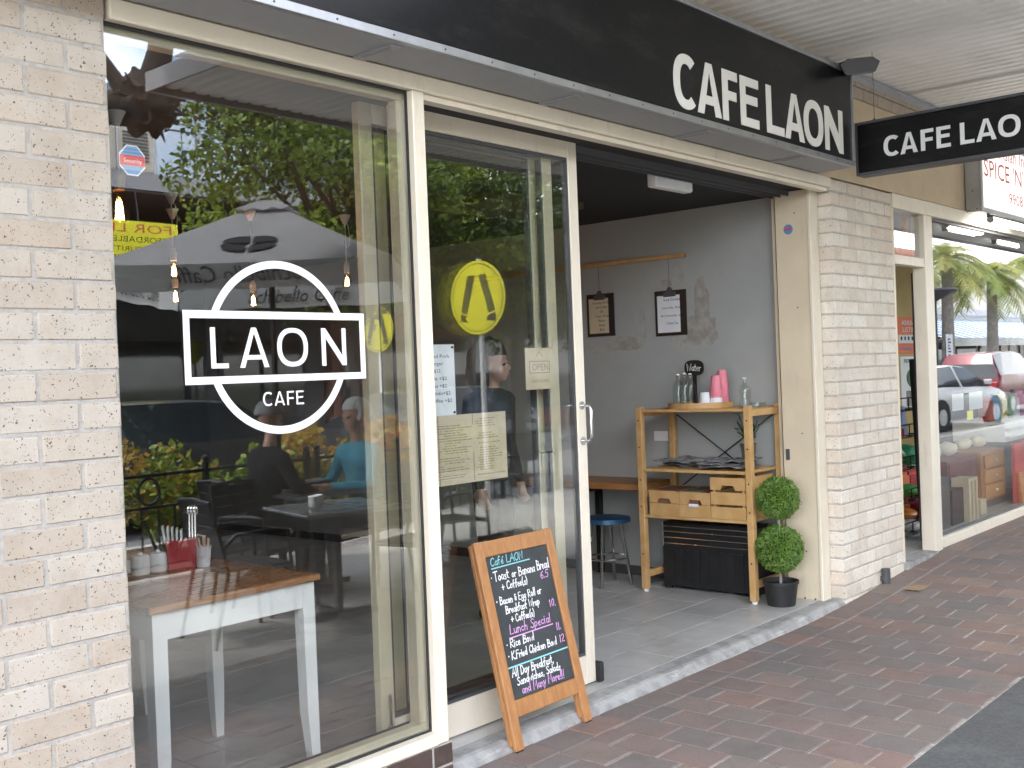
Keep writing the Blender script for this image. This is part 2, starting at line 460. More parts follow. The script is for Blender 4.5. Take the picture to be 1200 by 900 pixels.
def wear(m, col, scale=(3, 3, 3), lo=.55, hi=.75, amt=.5, detail=8, rough=.7):
    """scuffs and dirt: an irregular film that belongs to the surface"""
    nt = m.node_tree; n = nt.nodes; l = nt.links
    g = n.new('ShaderNodeNewGeometry'); mp = n.new('ShaderNodeMapping'); mp.inputs['Scale'].default_value = scale
    l.new(g.outputs['Position'], mp.inputs['Vector'])
    no = n.new('ShaderNodeTexNoise'); no.inputs['Scale'].default_value = 1; no.inputs['Detail'].default_value = detail; no.inputs['Roughness'].default_value = rough
    l.new(mp.outputs['Vector'], no.inputs['Vector'])
    r = n.new('ShaderNodeMapRange'); r.inputs['From Min'].default_value = lo; r.inputs['From Max'].default_value = hi; r.inputs['To Max'].default_value = amt
    l.new(no.outputs['Fac'], r.inputs['Value'])
    mix_in(m, r.outputs['Result'], col)
for k_ in ('cream', 'cream_light', 'jamb'):
    wear(M[k_], (.38, .30, .20), (14, 14, 2.5), .56, .78, .45)
    wear(M[k_], (.22, .18, .13), (60, 60, 60), .68, .76, .5, 4)
wear(M['beige'], (.40, .31, .21), (3, 3, 7), .5, .75, .4)
wear(M['white'], (.55, .50, .42), (9, 9, 9), .6, .8, .3)
wear(M['ceiling_white'], (.48, .45, .40), (.8, 3, 3), .52, .75, .35)
wear(M['sign_black'], (.055, .053, .05), (3, 3, 10), .52, .8, .5)
wear(M['concrete'], (.56, .55, .52), (4, 26, 26), .57, .70, .6)
wear(M['concrete'], (.14, .13, .12), (9, 9, 9), .56, .7, .7)
wear(M['tile'], (.20, .195, .185), (2.5, 4, 4), .5, .74, .55)
wear(M['room_wall'], (.30, .30, .29), (1.2, 2, 3), .5, .75, .45)
wear(M['grey_paint'], (.22, .21, .20), (4, 4, 4), .5, .75, .5)
wear(M['asphalt'], (.22, .22, .21), (3, 3, 3), .5, .7, .4)

# ---------------------------------------------------------------- lettering helpers
def big_letter(ch, w, h, t):
    """solid sans capitals as lists of 2-D polygons, origin lower left"""
    P = []
    if ch == 'C': w = w*1.16
    def arc(a0, a1, n=26, cx=w/2, cy=h/2):
        for i in range(n):
            q = []
            for a in (a0 + (a1 - a0)*i/n, a0 + (a1 - a0)*(i + 1)/n):
                c, s_ = cos(radians(a)), sin(radians(a))
                sx = math.copysign(abs(c)**0.86, c); sy = math.copysign(abs(s_)**0.86, s_)
                q.append((cx + w/2*sx, cy + h/2*sy)); q.append((cx + (w/2 - t)*sx, cy + (h/2 - t*0.86)*sy))
            P.append([q[0], q[1], q[3], q[2]])
    if ch == 'L': P += [[(0, 0), (t, 0), (t, h), (0, h)], [(t, 0), (w, 0), (w, t*.85), (t, t*.85)]]
    if ch in 'EF':
        P += [[(0, 0), (t, 0), (t, h), (0, h)], [(t, h - t*.85), (w, h - t*.85), (w, h), (t, h)]]
        m = h*(.46 if ch == 'E' else .42)
        P.append([(t, m), (w*.93, m), (w*.93, m + t*.85), (t, m + t*.85)])
        if ch == 'E': P.append([(t, 0), (w, 0), (w, t*.85), (t, t*.85)])
    if ch == 'A':
        c = w/2; k = t*1.04
        P.append([(0, 0), (k, 0), (c + t*.06, h*.86), (c, h), (c - t*.52, h)])
        P.append([(w, 0), (c + t*.52, h), (c, h), (c + t*.06, h*.86), (w - k, 0)])
        y0, y1 = h*.2, h*.2 + t*.8
        f = lambda y: k + (c + t*.06 - k)*y/(h*.86)
        P.append([(f(y0), y0), (w - f(y0), y0), (w - f(y1), y1), (f(y1), y1)])
    if ch == 'N':
        P += [[(0, 0), (t, 0), (t, h), (0, h)], [(w - t, 0), (w, 0), (w, h), (w - t, h)]]
        P.append([(t, h), (t, h - t*1.9), (w - t, 0), (w - t, t*1.9)])
    if ch == 'O': arc(0, 360, 40)
    if ch == 'C': arc(48, 312, 30)
    return P
def letter_mb(polys, depth, frame):
    """polys in (u, v); frame(u, v, d) -> world point, d = height above the face"""
    mb = MB()
    for p in polys:
        n = len(p)
        vs = [frame(u, v, 0) for u, v in p] + [frame(u, v, depth) for u, v in p]
        mb.add(vs, [tuple(range(n))[::-1], tuple(range(n, 2*n))] + [(i, (i + 1) % n, n + (i + 1) % n, n + i) for i in range(n)])
    return mb

GL = {  # handwriting: width | strokes of x,y pairs (baseline 0, x-height .5, capital 1)
'A': '.62|0,0 .3,1 .6,0;.12,.36 .5,.36', 'B': '.55|.05,0 .08,1;.06,.98 .45,.86 .4,.6 .08,.52;.08,.52 .52,.42 .5,.08 .05,0',
'C': '.55|.52,.82 .35,1 .1,.8 .03,.45 .12,.1 .32,0 .52,.14', 'D': '.6|.06,0 .08,1;.04,1 .4,.9 .56,.5 .42,.08 .04,0',
'E': '.5|.46,.98 .06,1 .05,0 .48,.03;.06,.52 .4,.53', 'F': '.48|.48,.98 .06,1 .05,0;.06,.55 .38,.56', 'K': '.55|.06,0 .06,1;.5,.98 .08,.46 .52,0',
'L': '.48|.08,1 .05,0 .46,.02', 'M': '.7|.04,0 .1,1 .34,.35 .58,1 .66,0', 'N': '.6|.05,0 .07,1 .5,.02 .54,1', 'O': '.62|.3,1 .06,.75 .04,.3 .25,0 .5,.15 .58,.6 .45,.95 .3,1',
'R': '.55|.06,0 .07,1 .45,.95 .46,.62 .07,.5 .5,0', 'S': '.5|.46,.86 .26,1 .06,.82 .2,.56 .42,.42 .44,.12 .22,0 .03,.12', 'T': '.6|0,.97 .6,1;.3,.98 .28,0', 'W': '.8|.02,1 .18,0 .38,.8 .56,0 .76,1',
'a': '.42|.36,.46 .14,.5 .03,.24 .12,.02 .3,.1 .36,.46 .37,.02', 'b': '.42|.06,1 .05,.02 .3,.04 .38,.28 .26,.48 .07,.4', 'c': '.36|.32,.44 .14,.5 .04,.24 .14,.02 .34,.08', 'd': '.44|.36,.42 .14,.48 .03,.22 .14,.02 .34,.14;.38,1 .38,0',
'e': '.38|.04,.26 .33,.3 .26,.5 .1,.44 .04,.2 .16,0 .34,.08', 'f': '.34|.34,.92 .2,1 .14,.8 .12,0;.0,.52 .3,.54', 'g': '.42|.36,.44 .14,.5 .04,.26 .14,.06 .34,.14 .37,.46 .34,-.2 .2,-.36 .04,-.26', 'h': '.42|.05,1 .05,0;.05,.3 .2,.5 .34,.42 .36,0',
'i': '.18|.08,.5 .08,0;.08,.72 .09,.76', 'k': '.4|.05,1 .05,0;.34,.5 .07,.24 .36,0', 'l': '.18|.08,1 .07,0', 'n': '.42|.05,.5 .05,0;.05,.32 .2,.5 .35,.42 .36,0', 'o': '.42|.2,.5 .05,.36 .06,.1 .2,0 .35,.14 .36,.36 .2,.5',
'p': '.42|.05,.5 .04,-.36;.05,.4 .24,.5 .38,.3 .28,.04 .06,.06', 'r': '.34|.05,.5 .05,0;.05,.3 .16,.48 .32,.46', 's': '.34|.3,.42 .14,.5 .05,.38 .28,.18 .2,0 .02,.06', 't': '.32|.14,.86 .13,.06 .28,.02;.0,.56 .3,.57',
'u': '.42|.05,.5 .07,.08 .22,.02 .34,.16;.36,.5 .37,0', 'w': '.56|.03,.5 .13,0 .27,.4 .38,0 .52,.5', 'y': '.42|.05,.5 .2,.1;.38,.5 .2,.0 .06,-.36', 'm': '.6|.05,.5 .05,0;.05,.34 .18,.5 .28,.38 .28,0;.28,.34 .42,.5 .53,.38 .54,0',
'1': '.28|.06,.8 .16,1 .15,0', '2': '.46|.05,.8 .2,1 .4,.82 .3,.5 .03,.02 .44,.03', '6': '.46|.4,.95 .14,.7 .05,.3 .18,0 .38,.1 .4,.38 .22,.5 .07,.32', '5': '.46|.44,.98 .12,.97 .08,.58 .34,.58 .42,.28 .26,.0 .05,.08', '0': '.46|.22,1 .05,.7 .06,.2 .22,0 .38,.25 .38,.75 .22,1',
'.': '.16|.06,.0 .08,.04', ',': '.18|.1,.06 .05,-.14', '!': '.2|.12,1 .08,.28;.07,.02 .08,.06', '(': '.26|.22,1.0 .08,.6 .08,.3 .2,-.1', ')': '.26|.04,1.0 .18,.6 .18,.3 .06,-.1', '+': '.44|.2,.7 .2,.14;.02,.42 .4,.42', '&': '.4|.3,.8 .1,.9 .08,.6 .34,.4 .3,.1 .08,.12 .06,.32 .34,.5', '*': '.3|.1,.4 .14,.44', 'é': '.38|.04,.26 .33,.3 .26,.5 .1,.44 .04,.2 .16,0 .34,.08;.2,.66 .34,.86', ' ': '.3|'}
def hand_width(s):
    return sum(float(GL[c].split('|')[0]) + .07 for c in s)
def hand_text(mb, s, u, v, h, frame, wdt, tilt=0.0, width=None, mi=0, lift=0.001):
    """chalk handwriting as thin raised ribbons of chalk"""
    k = (width/(hand_width(s)*h)) if width else 1.0
    x = u
    cnt = 0
    for c in s:
        w, st = GL[c].split('|')
        jy = random.uniform(-.04, .04)*h; jr = random.uniform(-.05, .05)
        for stroke in [q for q in st.split(';') if q]:
            pts = []
            for p in stroke.split():
                a, b = map(float, p.split(','))
                a2 = a + b*(.10 + jr)
                pts.append((x + a2*h*k, v + b*h + jy + (x - u)*tilt))
            L = []; R_ = []
            for i, p in enumerate(pts):
                q0 = pts[max(i - 1, 0)]; q1 = pts[min(i + 1, len(pts) - 1)]
                dx, dy = q1[0] - q0[0], q1[1] - q0[1]
                n = math.hypot(dx, dy) or 1
                ww = wdt*random.uniform(.8, 1.15)/2
                ex = ey = 0
                if i == 0: ex, ey = -dx/n*ww, -dy/n*ww
                if i == len(pts) - 1: ex, ey = dx/n*ww, dy/n*ww
                L.append((p[0] - dy/n*ww + ex, p[1] + dx/n*ww + ey)); R_.append((p[0] + dy/n*ww + ex, p[1] - dx/n*ww + ey))
            d = lift + 0.00012*(cnt % 9)
            cnt += 1
            m = len(pts)
            mb.add([frame(a, b, d) for a, b in L] + [frame(a, b, d) for a, b in R_], [(i, i + 1, m + i + 1, m + i) for i in range(m - 1)], mi)
        x += (float(w) + .07)*h*k
def text_me(name, body, m, size, frame, width=None, align='LEFT', shear=0.0, depth=0.0, ux=1.0):
    """printed words from the built-in font, laid on a face"""
    cu = bpy.data.curves.new('words', 'FONT')
    cu.body = body; cu.size = size; cu.align_x = align; cu.shear = shear; cu.resolution_u = 2; cu.extrude = depth/2
    o = bpy.data.objects.new('words', cu); COL.objects.link(o)
    dg = bpy.context.evaluated_depsgraph_get()
    me = bpy.data.meshes.new_from_object(o.evaluated_get(dg))
    bpy.data.objects.remove(o); bpy.data.curves.remove(cu)
    xs = [v.co.x for v in me.vertices]
    k = (width/(max(xs) - min(xs))) if width and xs else 1.0
    for v in me.vertices:
        v.co = Vector(frame(v.co.x*k*ux, v.co.y, v.co.z + depth/2))
    me.materials.clear(); me.materials.append(m)
    me.name = name
    return me
def words(name, body, m, size, frame, parent, **kw):
    b = wloc(parent) if parent else Vector((0, 0, 0))
    me = text_me(name, body, m, size, frame, **kw)
    for v in me.vertices: v.co -= b
    return link(name, me, parent)

# ---------------------------------------------------------------- setting: ground, pavement, road
def smooth(t): t = max(0, min(1, t)); return t*t*(3 - 2*t)
def gz(x, y=0): return .13*smooth((x - 5.8)/(8.8 - 5.8))
def strip(y0, y1, dz, x0=-8, x1=60, step=.5):
    mb = MB(); n = int((x1 - x0)/step)
    vs = []
    for i in range(n + 1):
        x = x0 + step*i
        vs += [(x, y0, gz(x) + dz), (x, y1, gz(x) + dz)]
    mb.add(vs, [(2*i, 2*i + 2, 2*i + 3, 2*i + 1) for i in range(n)])
    return mb
struct('ground', MB().quad((-900, -900, -.30), (900, -900, -.30), (900, 900, -.30), (-900, 900, -.30)), mat('far_ground', (0.16, 0.17, 0.10), 0.95, var=.3, vscale=.4))
pav = struct('pavement', strip(-1.35, .12, -.007), mat('jointing_sand', (0.42, 0.385, 0.34), 0.95, var=.35, vscale=25, bump=.4, bscale=120))
struct('asphalt_path', strip(-2.15, -1.35, -.006), M['asphalt'])
M['footpath'] = mat('pale_concrete', (0.19, 0.187, 0.178), 0.85, var=.15, vscale=4, bump=.15, bscale=80)
struct('footpath', strip(-5.0, -2.15, -.004, x1=5.5), M['footpath'])
M['pale_paving'] = mat('pale_paving', (0.38, 0.37, 0.35), 0.85, var=.15, vscale=4, bump=.15, bscale=80)
struct('paving', strip(-5.0, -2.15, -.0045, x0=5.5, x1=10.5), M['pale_paving'])  # paler stretch added to bounce light up to the awning underside
struct('asphalt_footpath', strip(-4.0, -2.15, -.005, x0=10.5), M['asphalt_dark'])
struct('road', MB().quad((-80, -13.2, -.13), (160, -13.2, -.13), (160, -4.15, -.13), (-80, -4.15, -.13)), M['road'])
def kerb(xa, xb, ya, slope):
    kb = MB(); x = xa
    while x < xb - .1:
        kb.box(x + .004, min(x + .9, xb) - .004, ya, ya + .15, -.29, (gz(x) if slope else -.02) - .004, ch=.012); x += .9
    struct('kerb', kb, M['concrete'])
kerb(10.62, 70, -4.15, True)
kerb(-12, 130, -13.35, False)
struct('far_pavement', MB().box(-80, 160, -19, -13.35, -.29, -.03), M['concrete'])

def paver_mat():
    m = brick_mat('clay_paver', [(0.185, 0.162, 0.150), (0.215, 0.162, 0.142), (0.265, 0.175, 0.146), (0.170, 0.156, 0.148), (0.24, 0.168, 0.144), (0.20, 0.172, 0.160), (0.29, 0.205, 0.160)], speck=(.15, .13, .12), patch=(0.155, 0.146, 0.138), amount=.72)
    n = m.node_tree.nodes; l = m.node_tree.links
    geo = n.new('ShaderNodeNewGeometry')
    no = n.new('ShaderNodeTexNoise'); no.inputs['Scale'].default_value = 2.1; no.inputs['Detail'].default_value = 7; no.inputs['Roughness'].default_value = .7
    l.new(geo.outputs['Position'], no.inputs['Vector'])
    r = n.new('ShaderNodeMapRange'); r.inputs['From Min'].default_value = .46; r.inputs['From Max'].default_value = .66; r.inputs['To Max'].default_value = .6
    l.new(no.outputs['Fac'], r.inputs['Value'])
    mix_in(m, r.outputs['Result'], (0.17, 0.16, 0.152))
    return m
M['paver'] = paver_mat()
_pv = {}
def paver_mesh(w, l):
    key = (round(w, 3), round(l, 3), random.randrange(3))
    if key not in _pv:
        mb = MB(); a = random.uniform(-.001, .001)
        mb.box(-w/2, w/2, -l/2, l/2, -.05, 0, ch=.004)
        mb.v = [(x + a*z*10, y, z) for x, y, z in mb.v]
        _pv[key] = mb.mesh('paver', M['paver'])
    return _pv[key]
rest = MB()
npav = 0
def lay(xa, xb, ya, yb, jx, jy):
    global npav
    w, l = xb - xa - jx, yb - ya - jy
    if w < .02 or l < .02: return
    cx, cy = (xa + xb)/2, (ya + yb)/2
    z = gz(cx) + random.uniform(-.0025, .0015)
    if 3.0 < cx < 10.0 and npav < 296:
        o = link('paver', paver_mesh(w, l), pav, (cx, cy, z))
        o.rotation_euler = (random.uniform(-.006, .006), -math.atan((gz(cx + .05) - gz(cx - .05))/.1) + random.uniform(-.006, .006), random.uniform(-.006, .006))
        npav += 1
    else:
        rest.box(cx - w/2, cx + w/2, cy - l/2, cy + l/2, z - .05, z, ch=.004)
x = -2.0
while x < 16:
    lay(x, x + .228, -.170, -.004, .006, .006); x += .228
col = 0; x = -2.0 + .06
while x < 16:
    y = -.172 - (.115 if col % 2 else .235); prev = -.172
    while True:
        y = max(y, -1.348)
        lay(x, x + .192, y, prev, .004, .009)
        if y <= -1.347: break
        prev = y; y -= .232
    col += 1; x += .192
put('paver_field', rest, M['paver'], pav, kind='stuff')
# a pale stain plate and litter lying on the pavers
solo('leaf_litter', MB().box(7.0, 7.17, -.30, -.20, gz(7.05) + .003, gz(7.05) + .008), mat('dry_card', (0.34, 0.24, 0.13), .9, var=.4, vscale=30), 'small flattened tan scrap of card on the pavers by the brick pillar', 'litter')

# ---------------------------------------------------------------- brick walls
_bk = {}
def brick_mesh(w, h, d, m):
    key = (round(w, 3), round(h, 3), round(d, 3), m.name, random.randrange(3))
    if key not in _bk:
        mb = MB().box(-w/2, w/2, 0, d, -h/2, h/2, ch=.0045)
        mb.v = [(x + random.uniform(-.0012, .0012), y + random.uniform(-.001, .001), z + random.uniform(-.0012, .0012)) for x, y, z in mb.v]
        _bk[key] = mb.mesh('brick', m)
    return _bk[key]
def brick_wall(t, x0, x1, z0, z1, y, m, mort, depth=.11, L=.240, H=.0860, first=0.0, singles=lambda x, z: True, corner_right=None, ph=0):
    """stretcher bond; t = the thing (Empty) whose children the bricks are"""
    b = wloc(t)
    rest = MB(); row = 0; z = z0
    while z < z1 - .02:
        h = min(H, z1 - z) - .010
        off = -L + first + (L/2 if (row + ph) % 2 else 0)
        x = x0 + off
        while x < x1:
            a, c = max(x, x0), min(x + L, x1)
            if x0 > x and c - a < .03: x += L; continue
            ja = 0 if a == x0 else .005
            jc = 0 if c == x1 else .005
            w = c - a - ja - jc
            if w > .015:
                cx = (a + ja + c - jc)/2; cz = z + H/2 if h > H*.6 else z + h/2
                if singles(cx, cz):
                    o = link('brick', brick_mesh(w, h, depth, m), t, (cx - b.x, y - b.y + random.uniform(-.0018, .0018), cz - b.z))
                else:
                    rest.box(cx - w/2, cx + w/2, y, y + depth, cz - h/2, cz + h/2, ch=.004)
            x += L
        z += H; row += 1
    if rest.v: put('brick_field', rest, m, t, kind='stuff')
    put('mortar', MB().box(x0 + .004, x1 - .004, y + .0045, y + depth + .05, z0, z1), mort, t)

tw = thing('brick_wall', 'cream speckled brick wall left of the shop window', 'brick wall', (1.2, 0, 0))
brick_wall(tw, -3.0, 1.68, -.03, 2.722, 0, M['brick'], M['mortar'], first=.115, singles=lambda x, z: x > .85 and z < 2.9, ph=0)
tp = thing('brick_pillar', 'pale brick pillar between the cafe doorway and the next shop', 'pillar', (7.03, 0, 0))
brick_wall(tp, 6.56, 7.515, -.045, 2.70, 0, M['brick_grey'], M['mortar_dark'], depth=.13, first=.12)
put('core', MB().box(6.575, 7.50, .12, .42, -.05, 2.70), M['beige'], tp)
tp2 = thing('brick_sill', 'dark brown brick sill under the cafe window', 'sill', (2.0, 0, 0))
brick_wall(tp2, -.2, 2.995, -.03, .146, -.012, M['brick_dark'], M['mortar'], depth=.10, L=.24, H=.088, first=.09)
solo('drain_stub', MB().cyl((7.13, -.03, gz(7.1) - .02), (7.13, -.03, gz(7.1) + .10), .028, n=14).box(7.10, 7.16, -.035, -.002, gz(7.1) + .02, gz(7.1) + .05), M['dark_grey'], 'short dark pipe stub at the foot of the brick pillar', 'pipe')

# upper wall over the shops
ub = thing('upper_wall', 'upper storey wall over the shop row behind the signs', 'wall', (8, 0, 2.7))
put('fascia_board', MB().box(1.69, 9.2, .004, .06, 2.712, 3.27), M['beige'], ub)
put('fascia_board', MB().box(9.203, 30, .004, .06, 2.712, 3.43), M['beige'], ub)
put('wall', MB().box(-8, 40, .062, .5, 2.725, 5.8), M['beige'], ub)
bb = MB()
for r in range(2):
    x = 6.36 + (.12 if r else 0)
    while x < 9.1:
        bb.box(x + .004, x + .236, -.012, .05, 3.272 + r*.08, 3.272 + r*.08 + .072, ch=.004); x += .24
put('brick_course', bb, M['brick'], ub, kind='stuff')
put('upper_brickwork', MB().box(-8, 40, .002, .058, 3.52, 5.8), M['brick'], ub)
put('roof', MB().box(-8, 40, .501, 13, 5.6, 5.8), M['grey_paint'], ub)

# ---------------------------------------------------------------- cafe room
FZ = .045
fl = struct('floor', MB().box(-2.5, 6.62, .12, 7.0, -.2, FZ - .006), M['grout'])
struct('step', MB().prism([(-.012, -.2), (.12, -.2), (.12, FZ), (.040, FZ), (.022, FZ - .006), (-.012, .004)], 'x', 2.998, 6.555), M['concrete'])
_tl = MB().box(-.2986, .2986, -.1486, .1486, -.008, 0, ch=.0007).mesh('tile', M['tile'])
restt = MB()
r = 0; y = .124
while y < 6.9:
    x = -2.4 + (.3 if r % 2 else 0)
    while x < 6.3:
        cx, cy = x + .3, y + .15
        if 1.5 < cx < 6.5 and cy < 3.4:
            link('tile', _tl, fl, (cx, cy, FZ + random.uniform(-.0006, .0006)))
        else:
            restt.box(cx - .2986, cx + .2986, cy - .1486, cy + .1486, FZ - .008, FZ, ch=.0007)
        x += .6
    y += .3; r += 1
put('tile_field', restt, M['tile'], fl, kind='stuff')
iw = struct('interior_wall', MB().box(6.60, 6.79, .42, 7.2, -.1, 2.70), M['room_wall'])
struct('back_wall', MB().box(-2.6, 6.59, 7.0, 7.2, -.1, 2.70), M['room_dark'])
struct('side_wall', MB().box(-2.7, -2.5, .2, 7.0, -.1, 2.70), M['room_dark'])
struct('front_inner_wall', MB().box(-2.5, 1.66, .17, .30, -.1, 2.70), M['room_dark'])
struct('ceiling', MB().box(-2.6, 6.79, .07, 7.2, 2.645, 2.722), M['dark_ceiling'])
# pale filler patches on the grey wall
def blob(yc, zc, ry, rz, n=18, seed=1):
    rnd = random.Random(seed)
    return [(yc + ry*k*math.copysign(abs(cos(2*pi*i/n))**.7, cos(2*pi*i/n)), zc + rz*k*math.copysign(abs(sin(2*pi*i/n))**.7, sin(2*pi*i/n))) for i, k in ((i, 1 + rnd.uniform(-.22, .1)) for i in range(n))]
for pk, (yc, zc, ry, rz, m_, sd) in enumerate(((1.02, 1.80, .16, .11, 'filler', 3), (.99, 1.92, .06, .24, 'filler', 5), (1.65, 1.74, .20, .055, 'filler', 7), (1.20, 1.76, .07, .10, 'filler_pale', 9), (1.18, 2.17, .05, .12, 'filler_pale', 11), (1.27, 2.15, .05, .03, 'filler', 12), (1.9, 1.72, .18, .05, 'filler_pale', 15), (1.5, 1.85, .05, .14, 'filler_pale', 17))):
    o = put('wall_patch', MB().prism(blob(yc, zc, ry, rz, seed=sd), 'x', 6.5995 - .0004*pk - .0004, 6.6015), M[m_], iw)

# ---------------------------------------------------------------- shopfront frame
sf = thing('shopfront_frame', 'cream painted frame round the cafe window and doorway', 'shopfront frame', (4.2, 0, 0))
put('head_beam', MB().box(1.69, 6.54, -.012, .06, 2.642, 2.706, ch=.004), M['cream_light'], sf)
put('head_lining', MB().box(2.975, 6.54, .063, .195, 2.655, 2.706), M['cream'], sf)
put('head_lip', MB().box(2.978, 6.52, .01, .06, 2.618, 2.640), M['cream_light'], sf)
put('door_track', MB().box(2.978, 6.455, .21, .40, 2.655, 2.70), M['cream'], sf)
put('track_channel', MB().box(4.24, 6.45, .29, .30, 2.61, 2.654).box(4.24, 6.45, .345, .355, 2.61, 2.654).box(4.24, 6.45, .235, .245, 2.612, 2.654), M['dark_grey'], sf)
put('post', MB().box(2.915, 2.977, -.012, .055, .148, 2.640, ch=.004), M['cream_light'], sf)
put('jamb', MB().box(6.448, 6.556, .112, .335, .03, 2.64, ch=.003), M['jamb'], sf)
put('jamb_edge', MB().box(6.438, 6.550, .090, .111, .03, 2.64, ch=.003), M['cream_light'], sf)
put('jamb_channel', MB().box(6.50, 6.556, .337, .350, .045, 2.64).box(6.50, 6.556, .365, .385, .045, 2.64).box(6.53, 6.556, .346, .364, .045, 2.64), M['cream'], sf)
put('latch', MB().box(6.440, 6.449, .29, .315, .93, 1.00, ch=.002), M['dark_grey'], sf)
put('jamb_base', MB().box(6.445, 6.558, .110, .338, .022, .03).cyl((6.444, .15, .05), (6.449, .15, .05), .006).cyl((6.444, .22, .05), (6.449, .22, .05), .006).cyl((6.444, .29, .05), (6.449, .29, .05), .006), M['dark_grey'], sf)
st = MB()
st.cyl((6.4455, .245, 2.40), (6.4478, .245, 2.40), .032, n=24)
ss = solo('round_sticker', st, M['blue_print'], 'small round blue sticker high on the beige door jamb', 'sticker')
put('print', MB().box(6.4442, 6.4453, .222, .268, 2.394, 2.406).box(6.4442, 6.4453, .232, .258, 2.413, 2.418), M['red_print'], ss)

# fixed window
wn_ = thing('shop_window', 'large fixed cafe window with the white round logo', 'window', (2.3, .03, .15))
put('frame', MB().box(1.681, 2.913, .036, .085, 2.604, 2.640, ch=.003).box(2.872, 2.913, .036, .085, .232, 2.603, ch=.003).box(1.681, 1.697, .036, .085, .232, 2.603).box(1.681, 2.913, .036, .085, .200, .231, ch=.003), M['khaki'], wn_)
put('gasket', MB().box(1.681, 2.906, .020, .0255, 2.630, 2.6415).box(2.9065, 2.9145, .018, .0258, .198, 2.6415).box(1.681, 2.906, .020, .0255, .1965, .2035).box(1.697, 2.862, .0862, .092, .226, .236), M['rubber'], wn_)
put('sill', MB().box(1.681, 2.913, -.022, .0345, .150, .196, ch=.004), M['cream_light'], wn_)
put('pane', MB().box(1.681, 2.906, .026, .032, .198, 2.638), M['glass'], wn_)
fz = lambda u, v, d: (u, .0255 - d, v)
lg = MB()
def rect(mb, a, b, c, e, d=.0008): mb.box(a, b, .0255 - d, .0255, c, e)
rect(lg, 1.913, 2.660, 1.765, 1.790); rect(lg, 1.913, 2.660, 1.554, 1.578); rect(lg, 1.913, 1.936, 1.578, 1.765); rect(lg, 2.637, 2.660, 1.578, 1.765)
cxl, czl, rl, tl = 2.284, 1.670, .292, .026
for a0, a1 in ((23.6, 156.4), (202.6, 337.4)):
    n = 44
    for i in range(n):
        q = []
        for a in (a0 + (a1 - a0)*i/n, a0 + (a1 - a0)*(i + 1)/n):
            c, s_ = cos(radians(a)), sin(radians(a))
            q += [(cxl + rl*c, czl + rl*s_), (cxl + (rl - tl)*c, czl + (rl - tl)*s_)]
        lg.prism([q[0], q[1], q[3], q[2]], 'y', .0243, .0252)
put('logo', lg, M['vinyl'], wn_, label='white ring and box window logo')
for ch, u, w in (('L', 2.010, .066), ('A', 2.119, .116), ('O', 2.270, .130), ('N', 2.460, .111)):
    P = big_letter(ch, w, .132, .0185)
    put('logo_letter', letter_mb([[(u + a, 1.604 + b) for a, b in p] for p in P], .0008, fz), M['vinyl'], wn_)
u = 2.204
for ch, w in (('C', .037), ('A', .042), ('F', .030), ('E', .031)):
    put('logo_letter', letter_mb([[(u + a, 1.474 + b) for a, b in p] for p in big_letter(ch, w, .047, .0068)], .0008, fz), M['vinyl'], wn_)
    u += w + .0095
# octagonal security sticker inside the pane
oc = MB()
oc.prism([(1.768 + .046*cos(radians(22.5 + 45*i)), 2.24 + .05*sin(radians(22.5 + 45*i))) for i in range(8)], 'y', .0330, .0338)
so = solo('security_sticker', oc, M['paper'], 'octagonal blue and red sticker inside the top left corner of the window', 'sticker')
put('print', MB().prism([(1.768 + .041*cos(radians(22.5 + 45*i)), 2.24 + .045*sin(radians(22.5 + 45*i))) for i in range(8)], 'y', .0322, .0329), M['blue_print'], so)
put('print', MB().box(1.727, 1.809, .0314, .0321, 2.224, 2.254), M['red_print'], so)
words('lettering', 'Security', M['paper'], .018, lambda a, b, d: (1.738 + a, .0308, 2.2325 + b), so, width=.06)

# ---------------------------------------------------------------- sliding door panels
def panel(x0, x1, y, label, handle):
    t = thing('sliding_door', label, 'sliding door', ((x0 + x1)/2, y + .02, FZ), 0, 'glazed sliding door panels')
    z0, z1 = FZ + .008, 2.652
    for a in (x0, x1 - .068):
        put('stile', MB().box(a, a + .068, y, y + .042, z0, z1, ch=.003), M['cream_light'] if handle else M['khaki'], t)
    put('top_rail', MB().box(x0 + .069, x1 - .069, y + .001, y + .041, 2.568, z1, ch=.002), M['cream_light'], t)
    put('bottom_rail', MB().box(x0 + .069, x1 - .069, y + .001, y + .041, z0, .190, ch=.002), M['cream_light'], t)
    put('beading', MB().box(x0 + .069, x1 - .069, y + .006, y + .036, .191, .205).box(x0 + .069, x1 - .069, y + .006, y + .036, 2.553, 2.567).box(x1 - .08, x1 - .069, y + .006, y + .036, .206, 2.552).box(x0 + .069, x0 + .08, y + .006, y + .036, .206, 2.552), M['dark_grey'], t)
    put('pane', MB().box(x0 + .081, x1 - .081, y + .014, y + .020, .206, 2.552), M['glass_door'] if handle else M['glass_rear'], t)
    if handle:
        hb = MB()
        hx = x1 - .034
        hb.tube([(hx, y - .002, 1.385), (hx, y - .045, 1.385), (hx, y - .055, 1.365), (hx, y - .055, 1.235), (hx, y - .045, 1.215), (hx, y - .002, 1.215)], .0075, 10)
        hb.cyl((hx, y - .004, 1.385), (hx, y + .001, 1.385), .02, n=18).cyl((hx, y - .004, 1.215), (hx, y + .001, 1.215), .02, n=18)
        put('handle', hb, M['steel'], t, smooth=True)
        put('bumper', MB().box(x1 - .002, x1 + .03, y - .03, y + .03, FZ + .005, FZ + .10, ch=.006).cyl((x1 + .012, y - .034, FZ + .05), (x1 + .012, y - .03, FZ + .05), .008), M['rubber'], t)
    return t
panel(3.02, 4.212, .21, 'cream framed sliding door with the silver pull handle', True)
